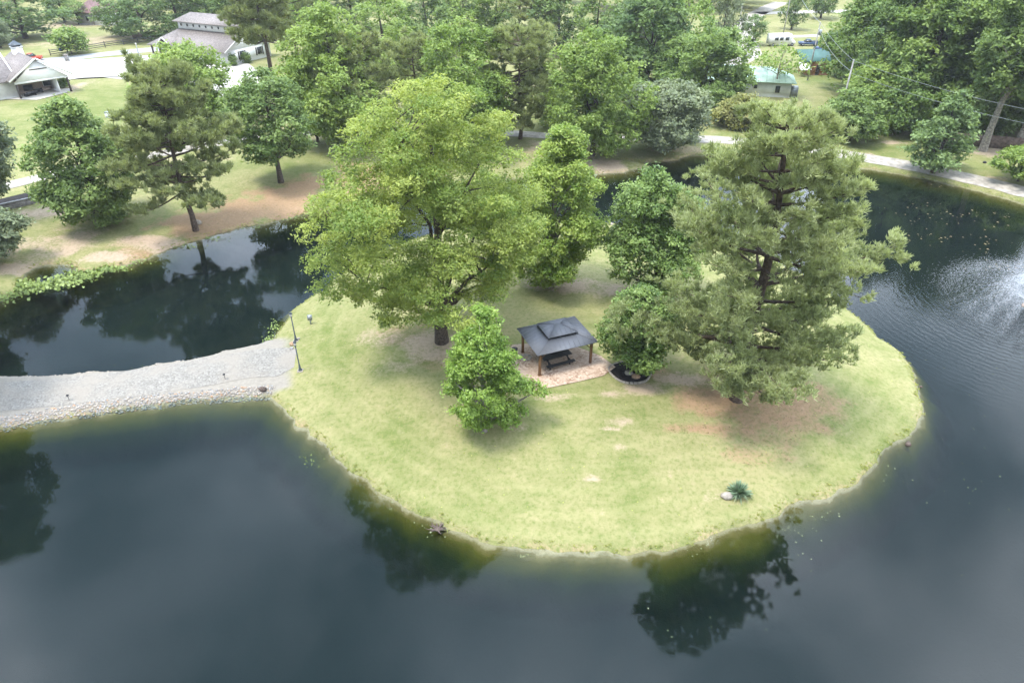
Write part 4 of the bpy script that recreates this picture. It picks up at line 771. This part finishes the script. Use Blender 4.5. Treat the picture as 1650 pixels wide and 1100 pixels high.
for k in range(nw): x = cx0 + 1.2 + k * (cx1 - cx0 - 2.4) / (nw - 1); window(bn_, x - .24, x + .24, 6.95, 7.5, cy0)
r_ = MB(); a, b = hip(r_, cx0 - .9, cx1 + .9, cy0 - .9, cy1 + .9, 8.05, 9.9, 3.6, (cy1 - cy0 + 1.8) / 2 - .004, .15); r_.build('upper_roof', M['shingle'], bn_)
for x in (.2, 2.9): MB().tube([(x, -.3, 0), (x, -.3, 3)], .22, 8).build('column', M['darkwood'], bn_)
MB().box(-.1, .5, -.6, 0, 0, 1.0).build('column_base', M['stonegrey'], bn_)
dr = MB(); dx = 6.2; dr.slab([(dx - 2.6, -1.6, 3.3), (dx, -1.6, 5.3), (dx, 4, 5.3), (dx - 2.6, 1, 3.3)], .15); dr.slab([(dx, -1.6, 5.3), (dx + 2.6, -1.6, 3.3), (dx + 2.6, 1, 3.3), (dx, 4, 5.3)], .15); dr.build('dormer_roof', M['shingle'], bn_)
for s in (-1, 1): t_ = MB(); t_.tube([(dx + s * 2.65, -1.62, 3.25), (dx, -1.62, 5.28)], .13, 4); t_.build('dormer_trim', M['white'], bn_)
MB().add([(dx - 2.2, -1.2, 3.2), (dx + 2.2, -1.2, 3.2), (dx, -1.2, 5.1), (dx - 2.2, -1.0, 3.2), (dx + 2.2, -1.0, 3.2), (dx, -1.0, 5.1)], [(0, 1, 2), (5, 4, 3), (0, 3, 4, 1), (1, 4, 5, 2), (2, 5, 3, 0)]).build('dormer_gable', M['darkwood'], bn_)
window(bn_, 4.2, 5.6, 1.1, 2.7, BL, 'x'); window(bn_, 10.0, 11.4, 1.1, 2.7, BL, 'x')
for y in (3.65, 5.8, 9.45, 11.6): MB().box(BL + .01, BL + .07, y, y + .35, .9, 2.7).build('shutter', M['darkwood'], bn_)
# house with porch
h0, h1 = P(33, 160), P(116, 147); d_ = (h1 - h0)[:2]; HLn = np.linalg.norm(d_); ha = math.atan2(d_[1], d_[0])
hs = thing('porch_house', 'white gabled house with brown shingle roof and open porch at the left', 'house', (h0[0], h0[1], 1.2), ha)
ez, az_ = 3.5, 7.1; r_ = MB(); r_.slab([(-.9, -.6, ez), (HLn / 2, -.6, az_), (HLn / 2, 13, az_), (-.9, 13, ez)], .2); r_.slab([(HLn / 2, -.6, az_), (HLn + .9, -.6, ez), (HLn + .9, 13, ez), (HLn / 2, 13, az_)], .2); r_.build('porch_roof', M['shingle'], hs)
MB().add([(-.1, -.2, 3.1), (HLn + .1, -.2, 3.1), (HLn / 2, -.2, 6.75), (-.1, .0, 3.1), (HLn + .1, .0, 3.1), (HLn / 2, .0, 6.75)], [(0, 1, 2), (5, 4, 3), (0, 3, 4, 1), (1, 4, 5, 2), (2, 5, 3, 0)]).build('gable', M['white'], hs)
for q in (((-.95, -.65, ez - .05), (HLn / 2, -.65, az_)), ((HLn / 2, -.65, az_), (HLn + .95, -.65, ez - .05))): t_ = MB(); t_.tube(q, .16, 4); t_.build('rake_trim', M['white'], hs)
MB().box(HLn / 2 - 1.6, HLn / 2 + 1.6, -.35, -.22, 5.05, 5.2).build('gable_truss', M['darkwood'], hs)
MB().box(-.1, HLn + .1, -.25, -.05, 2.8, 3.08).build('porch_beam', M['white'], hs)
for x in (.15, HLn - .15): MB().box(x - .16, x + .16, -.28, .04, 0, 2.8).build('porch_column', M['darkwood'], hs)
MB().box(.3, HLn - 1.7, 4.6, 13, -.3, 3.2).build('wall', M['curtain'], hs); MB().box(HLn - 2.2, HLn - 1.9, .4, 4.58, -.3, 3.1).build('side_wall', M['white'], hs)
MB().box(2.2, 3.9, 4.45, 4.58, .5, 1.6).build('fireplace', M['black'], hs); MB().box(1.4, 4.6, 4.4, 4.58, 1.9, 2.2).build('mantel', M['darkwood'], hs)
window(hs, 6.0, 8.2, .9, 2.6, 4.6)
mr = MB(); mr.slab([(-15, 1.5, 3.3), (1.0, 1.5, 3.3), (1.0, 8.5, 8.4), (-15, 8.5, 8.4)], .2); mr.slab([(-15, 8.5, 8.4), (1.0, 8.5, 8.4), (1.0, 15.5, 3.3), (-15, 15.5, 3.3)], .2); mr.build('main_roof', M['shingle'], hs)
MB().box(-14.5, .5, 2.2, 14.8, -.3, 3.3).build('main_wall', M['offwhite'], hs); MB().add([(.6, 2.2, 3.3), (.6, 14.8, 3.3), (.6, 8.5, 8.0), (.4, 2.2, 3.3), (.4, 14.8, 3.3), (.4, 8.5, 8.0)], [(0, 1, 2), (5, 4, 3), (0, 3, 4, 1), (1, 4, 5, 2), (2, 5, 3, 0)]).build('main_gable', M['offwhite'], hs)
for q in (((1.05, 1.4, 3.25), (1.05, 8.5, 8.42)), ((1.05, 15.6, 3.25), (1.05, 8.5, 8.42))): t_ = MB(); t_.tube(q, .16, 4); t_.build('rake_trim', M['white'], hs)
for x in (-12, -8.5, -5): window(hs, x, x + 1.2, .9, 2.4, 2.2)
cx, cy = HLn / 2 + .1, 10.0; wy = h0[1] + math.sin(ha) * cx + math.cos(ha) * cy; zc = hat(32, 76, wy) - 1.2; zt = hat(32, 65, wy) - 1.2
MB().box(cx - .85, cx + .85, cy - .85, cy + .85, 5.0, zc).build('cupola', M['white'], hs); cu = [o for o in hs.children if o.name.startswith('cupola')][0]
MB().box(cx - 1.0, cx + 1.0, cy - 1.0, cy + 1.0, zc, zc + .12).build('cornice', M['white'], cu); MB().box(cx - .7, cx + .7, cy - .7, cy + .7, zc + .12, zc + .45).build('louvre', M['black'], cu); c_ = MB(); hip(c_, cx - 1.05, cx + 1.05, cy - 1.05, cy + 1.05, zc + .45, zt, 1.03, 1.03, .06); c_.build('cupola_roof', M['lampgrey'], cu)
MB().tube([(cx, cy, zt - .1), (cx, cy, zt + .5)], [.05, .02], 6).build('finial', M['lampgrey'], cu)
def local(root_p, ang, x, y): return (root_p[0] + math.cos(ang) * x - math.sin(ang) * y, root_p[1] + math.sin(ang) * x + math.cos(ang) * y, 1.3)
# patio sofa and table
for (x, y, lab) in ((2.2, 1.2, 'dark framed patio sofa at the front of the porch'), (4.0, 2.8, 'dark patio chair near the porch fireplace')):
    t_ = thing('patio_seat', lab, 'patio seat', local(h0, ha, x, y), ha + .3)
    MB().box(-.9, .9, -.4, .4, .25, .45).build('seat', M['stonegrey'], t_); MB().box(-.9, .9, -.55, -.41, .2, .95).build('backrest', M['black'], t_)
    for s in (-1, 1): MB().box(s * .95 - .05, s * .95 + .05, -.5, .4, 0, .65).build('arm', M['black'], t_)
# cottage
c0, c1 = P(126, 40), P(152, 41); d_ = (c1 - c0)[:2]; CL = np.linalg.norm(d_); ca = math.atan2(d_[1], d_[0])
ctg = thing('cottage', 'small pale cottage with red-brown roof among trees at upper left', 'house', (c0[0], c0[1], 1.2), ca)
MB().box(0, 6, 0, 9, -.2, 3.6).build('wall', M['stonegrey'], ctg); MB().box(6, 12, .3, 9, -.2, 3.3).build('garage_wall', M['white'], ctg); r_ = MB(); hip(r_, -.6, 12.6, -.6, 9.6, 3.6, 6.6, 3.0, 5.09, .15); r_.build('roof', M['redshingle'], ctg); window(ctg, 3.6, 4.6, 1.2, 2.6, 0)
MB().box(8, 8.6, 3, 3.6, 5.2, 7.2).build('chimney', M['black'], ctg)
# green roofed house
g0, g1 = P(1088, 148), P(1274, 158); d_ = (g1 - g0)[:2]; GLn = np.linalg.norm(d_); gA = math.atan2(d_[1], d_[0])
gr = thing('green_roof_house', 'white house with a long pale green metal roof behind the pond road', 'house', (g0[0], g0[1], 1.2), gA)
MB().box(GLn * .55, GLn - .3, 0, 7, -.2, 2.9).build('wall', M['offwhite'], gr); MB().box(.4, GLn * .54, 1.5, 7, -.2, 2.9).build('porch_wall', M['darkwood'], gr)
r_ = MB(); a, b = hip(r_, -.4, GLn + .5, -.7, 7.7, 2.95, 5.1, 4.5, 4.19, .12); o = r_.build('roof', M['greenroof'], gr); rb = MB(); ribs(rb, a, b, 1.2, .03); rb.build('seams', M['greenroof'], o)
x_ = GLn * .55; window(gr, x_ + 2.8, x_ + 3.5, 1.5, 2.3, 0); window(gr, x_ + 7, x_ + 7.9, .9, 2.2, 0)
MB().box(GLn - .25, GLn + 1.2, .5, 2.2, 0, 2.0).build('side_bay', M['metal'], gr)
for k in range(4): MB().box(1 + k * 3.6, 1.15 + k * 3.6, -.3, -.15, 0, 2.85).build('porch_post', M['darkwood'], gr)
# orange shed
s0, s1 = P(1291, 122), P(1334, 121); d_ = (s1 - s0)[:2]; SL = np.linalg.norm(d_); sa = math.atan2(d_[1], d_[0])
sh = thing('garden_shed', 'orange-brown shed with dark green metal roof behind the lawn', 'shed', (s0[0], s0[1], 1.2), sa)
MB().box(1.4, SL, 0, 4.5, -.2, 3.1).build('wall', M['orange'], sh); r_ = MB(); r_.slab([(-.8, -.5, 3.1), (SL + .3, -.5, 3.1), (SL + .3, 3.2, 5.0), (-.8, 3.2, 5.0)], .1); r_.slab([(-.8, 3.2, 5.0), (SL + .3, 3.2, 5.0), (SL + .3, 5.2, 3.6), (-.8, 5.2, 3.6)], .1); r_.build('roof', M['darkgreenroof'], sh)
r_ = MB(); r_.slab([(-1.4, -1.6, 1.5), (1.3, -1.6, 1.5), (1.3, -.2, 2.9), (-1.4, -.2, 2.9)], .06); r_.build('awning', M['white'], sh); MB().box(SL * .5, SL * .5 + .9, -.05, -.001, 0, 2.1).build('door', M['darkwood'], sh)
# vehicles
def wheels(t, xs, w, r=.36):
    for x in xs:
        for s in (-1, 1): mb = MB(); mb.tube([(x, s * w - .11, r), (x, s * w + .11, r)], r, 14); o = mb.build('wheel', M['tyre'], t); mb = MB(); mb.tube([(x, s * (w + .115) - .01, r), (x, s * (w + .115) + .01, r)], r * .55, 10); mb.build('rim', M['metal'], o)
def pickup(px, py, rz, col, lab, cat='pickup truck', name='pickup_truck'):
    t = thing(name, lab, cat, P(px, py), rz); mb = MB(); mb.prism([(-2.6, -.9), (2.55, -.9), (2.65, -.6), (2.65, .6), (2.55, .9), (-2.6, .9)], .42, .98); mb.build('body', M[col], t)
    mb = MB(); mb.add([(-.5, -.85, .98), (1.3, -.85, .98), (1.3, .85, .98), (-.5, .85, .98), (-.35, -.7, 1.6), (.65, -.7, 1.6), (.65, .7, 1.6), (-.35, .7, 1.6)], [(3, 2, 1, 0), (4, 5, 6, 7), (0, 1, 5, 4), (1, 2, 6, 5), (2, 3, 7, 6), (3, 0, 4, 7)]); mb.build('cab', M['glass'], t)
    MB().box(-.34, .64, -.71, .71, 1.601, 1.66).build('cab_roof', M[col], t); MB().box(-2.5, -.6, -.75, .75, .982, 1.0).build('cargo_bed', M['black'], t)
    for s in (-1, 1): MB().box(-2.55, -.55, s * .86 - .04, s * .86 + .04, .99, 1.2).build('bed_rail', M[col], t); MB().box(2.651, 2.69, s * .55 - .14, s * .55 + .14, .65, .82).build('headlight', M['lampglass'], t)
    wheels(t, (-1.65, 1.65), .88)
pickup(1302, 74, 3.0, 'blue', 'dark blue pickup parked right of the white camper'); pickup(1327, 84, 2.2, 'blue', 'blue car behind the green shed roof', 'car', 'parked_car'); pickup(1381, 79, 3.0, 'yellow', 'yellow pickup truck half hidden by the right wood'); pickup(1357, 73, 2.9, 'yellow', 'yellow utility vehicle left of the yellow pickup', 'vehicle', 'utility_vehicle')
pickup(50, 98, .3, 'red', 'red vehicle behind the porch house roof', 'vehicle', 'utility_vehicle')
t_ = thing('camper', 'white camper van parked on the far grass', 'camper', P(1250, 74), .08 + pi); MB().box(-3.6, 2.4, -1.15, 1.15, .5, 3.0).build('body', M['white'], t_)
mb = MB(); mb.add([(-4.9, -1.05, .5), (-3.61, -1.05, .5), (-3.61, 1.05, .5), (-4.9, 1.05, .5), (-4.85, -1, 1.2), (-3.61, -1.05, 2.1), (-3.61, 1.05, 2.1), (-4.85, 1, 1.2)], [(3, 2, 1, 0), (4, 5, 6, 7), (0, 1, 5, 4), (1, 2, 6, 5), (2, 3, 7, 6), (3, 0, 4, 7)]); mb.build('cab', M['white'], t_)
for x in (-2.9, -1.3, .1): w = MB(); w.box(x, x + 1.0, 1.151, 1.19, 1.5, 2.3); w.build('window', M['glass'], t_)
wheels(t_, (-4.0, 1.3), 1.05, .4)
t_ = thing('canopy', 'pale blue tarp canopy at the edge of the right wood', 'canopy', P(1370, 116), .2); r_ = MB(); r_.slab([(-1.9, -1.5, 2.3), (1.9, -1.5, 2.3), (1.9, 0, 2.9), (-1.9, 0, 2.9)], .04); r_.slab([(-1.9, 0, 2.9), (1.9, 0, 2.9), (1.9, 1.5, 2.3), (-1.9, 1.5, 2.3)], .04); r_.build('tarp', M['tarp'], t_)
for x in (-1.8, 1.8):
    for y in (-1.4, 1.4): MB().tube([(x, y, 0), (x, y, 2.3)], .04, 6).build('leg', M['metal'], t_)
# power poles and wires
def upole(px, py, ty, lab, tx, trafo=False, r=.16):
    p = P(px, py); h = hat(tx, ty, p[1]) - p[2]; t = thing('utility_pole', lab, 'utility pole', p, group='utility poles'); MB().tube([(0, 0, -.3), (0, 0, h)], [r, r * .7], 10).build('pole', M['pole'], t)
    if trafo: o = MB().tube([(.42, -.1, h - 2.4), (.42, -.1, h - 1.3)], .3, 12).build('transformer', M['metal'], t); MB().box(-.1, .3, -.15, -.05, h - 2, h - 1.9).build('bracket', M['metal'], t)
    MB().tube([(0, 0, h), (0, 0, h + .2)], [.07, .05], 8).build('insulator', M['lampglass'], t); return p + [0, 0, h]
a1 = upole(1346, 213, 98, 'grey utility pole rising behind the round dark tree', 1366); a2 = upole(1301, 130, 37, 'tall utility pole with transformer beside the orange shed', 1318, True); 
def wire(a, b, sag, lab, r=.024):
    a, b = np.array(a), np.array(b); s = np.linspace(0, 1, 24)[:, None]; tag(MB().tube(a + (b - a) * s - np.array([0, 0, 1]) * sag * 4 * s * (1 - s), r, 5).build('power_line', M['wire']), lab, 'wire', 'power lines')
e1_ = P0(1640, 178, 0); q1 = P(1600, 232); q1 = np.array([82.0, 98.0, hat(1650, 179, 98.0)]); q1[0] = ray(1665, 182)[0] / ray(1665, 182)[1] * 98; q2 = q1.copy(); q2[2] = hat(1665, 200, 98.0)
wire(a1, q1, .5, 'upper power line running right from the nearer pole'); wire(a1 - [0, 0, 1.9], q2, .5, 'lower power line running right from the nearer pole'); wire(a2, a1, .4, 'power line between the two utility poles'); wire(a2 - [0, 0, 1.2], a1 - [0, 0, 1.6], .9, 'slack lower line between the two utility poles', .03)
a3 = upole(1262, 55, -30, 'distant utility pole beyond the white camper', 1268); wire(a2, a3, 1, 'power line running away from the transformer pole', .04)
p = P(1189, 50); a4 = upole(1189, 51, 12, 'dark utility pole beside the far gravel lane', 1192)
# fences
def board_fence(name, lab, line, h, mt, step, solid):
    line = np.array(line); t = thing(name, lab, 'fence', (line[0][0], line[0][1], 1.2)); o = line[0]; n = 0
    for a, b in zip(line[:-1], line[1:]):
        L_ = np.linalg.norm(b - a); e = (b - a) / L_; an = math.atan2(e[1], e[0]); k = max(1, int(round(L_ / step)))
        for i in range(k + 1): q = a + e * L_ * i / k - o; MB().box(q[0] - .08, q[0] + .08, q[1] - .08, q[1] + .08, -.3, h + .1, an, q).build('post', M[mt], t)
        m = (a + b) / 2 - o
        if solid:
            mb = MB(); nb_ = int(L_ / .17)
            for i in range(nb_): q = a + e * (i + .5) * L_ / nb_ - o; mb.box(q[0] - .078, q[0] + .078, q[1] - .012 - .1, q[1] + .012 - .1, .05, h + .05 * math.sin(i * 2.3), an, q)
            mb.build('boards', M[mt], t)
        else:
            for z in (.4, .85, 1.3): mb = MB(); mb.box(m[0] - L_ / 2, m[0] + L_ / 2, m[1] - .10, m[1] - .06, z - .08, z + .08, an, m); mb.build('rail', M[mt], t)
board_fence('rail_fence', 'dark three-rail fence along the grey lane at upper left', P2([(82, 90), (110, 86), (140, 82), (170, 77), (200, 73), (245, 67)], 1.2), 1.5, 'railwood', 3.5, False)
board_fence('board_fence', 'brown board privacy fence under the right wood', P2([(1478, 232), (1530, 233), (1590, 238), (1660, 245)], 1.2), 2.0, 'fencewood', 2.4, True)
board_fence('plank_fence', 'low plank fence behind the rail fence near the barn', P2([(215, 64), (250, 60)], 1.2), 1.7, 'fencewood', 2.5, True)
# block wall by the road
w0, w1 = P(-40, 350), P(66, 325); d_ = (w1 - w0)[:2]; WL = np.linalg.norm(d_); t_ = thing('retaining_wall', 'low grey block wall below the road at the left edge', 'wall', (w0[0], w0[1], 1.15), math.atan2(d_[1], d_[0])); MB().box(0, WL, -.15, .15, -.3, .85).build('blocks', M['wallgrey'], t_); MB().box(-.03, WL + .03, -.2, .2, .852, .93).build('coping', M['stonegrey'], t_)
strip('dark_verge', P2([(-60, 338), (0, 326), (62, 312)], 1.15), 2.2, M['mulch'], .06, 5, .6)
# small things
p = P(176, 190); t_ = thing('meter_box', 'white utility box standing on the left lawn', 'utility box', p); MB().box(-.45, .45, -.35, .35, -.1, 1.0).build('body', M['white'], t_); MB().box(-.5, .5, -.4, .4, 1.0, 1.08).build('lid', M['metal'], t_)
p = P(186, 193); tag(MB().blob((0, 0, .12), .35, 3).build('bucket_lid', M['black'], None, loc=p), 'small black mound on the lawn right of the white box', 'mound')
p = P(1570, 305); tag(MB().blob((0, 0, .1), .28, 9).build('shore_stump', M['black'], None, loc=p), 'small black stump on the grass by the right shore', 'stump')
p = P(109, 99); t_ = thing('gate_pillar', 'small stone pillar with a cap beside the driveway', 'pillar', p); MB().box(-.35, .35, -.35, .35, -.1, 1.5).build('shaft', M['stonegrey'], t_); MB().box(-.45, .45, -.45, .45, 1.5, 1.62).build('cap', M['stone'], t_)
p = P(224, 90); t_ = thing('drive_lamp', 'pale lamp post on a round base at the drive edge', 'lamp post', p); MB().tube([(0, 0, -.1), (0, 0, .25)], .7, 14).build('base', M['stonegrey'], t_); MB().tube([(0, 0, .25), (0, 0, 2.6)], .09, 8).build('pole', M['metal'], t_); MB().tube([(0, 0, 2.6), (0, 0, 3.0)], [.15, .2], 8).build('lantern', M['lampglass'], t_)
p = P(100, 86); t_ = thing('feed_bin', 'blue bin hanging on the rail fence', 'bin', p); MB().box(-.35, .35, -.3, .1, .5, 1.3).build('body', M['bluebin'], t_)
for (x, y, ty, w, lab) in ((104, 141, 122, 10, 'narrow green cypress beside the porch column'), (376, 106, 84, 9, 'narrow cypress at the left of the barn gable window'), (398, 102, 84, 8, 'narrow cypress at the right of the barn gable window')):
    broad('cypress', lab, (x, y), ty, w * 1.3, .02, 'oval', 'gum', x, 4.0, 30, k=.0022, cat='shrub', group='narrow cypress shrubs beside walls', lob=.03)
# ------------------------------------------------------------------ faint haze
HZ = 0.00018
if HZ:
    m = bpy.data.materials.new('haze_air'); m.use_nodes = True; t = m.node_tree; t.nodes.clear(); v = N(t, 'ShaderNodeVolumePrincipled'); v.inputs['Density'].default_value = HZ; v.inputs['Color'].default_value = (.93, .96, 1, 1); v.inputs['Anisotropy'].default_value = .2
    L(t, v.outputs[0], N(t, 'ShaderNodeOutputMaterial').inputs[1]); tag(MB().box(-2700, 2700, -1000, 2900, -5, 46).build('haze', m), 'thin pale haze in the air', 'haze', kind='stuff')
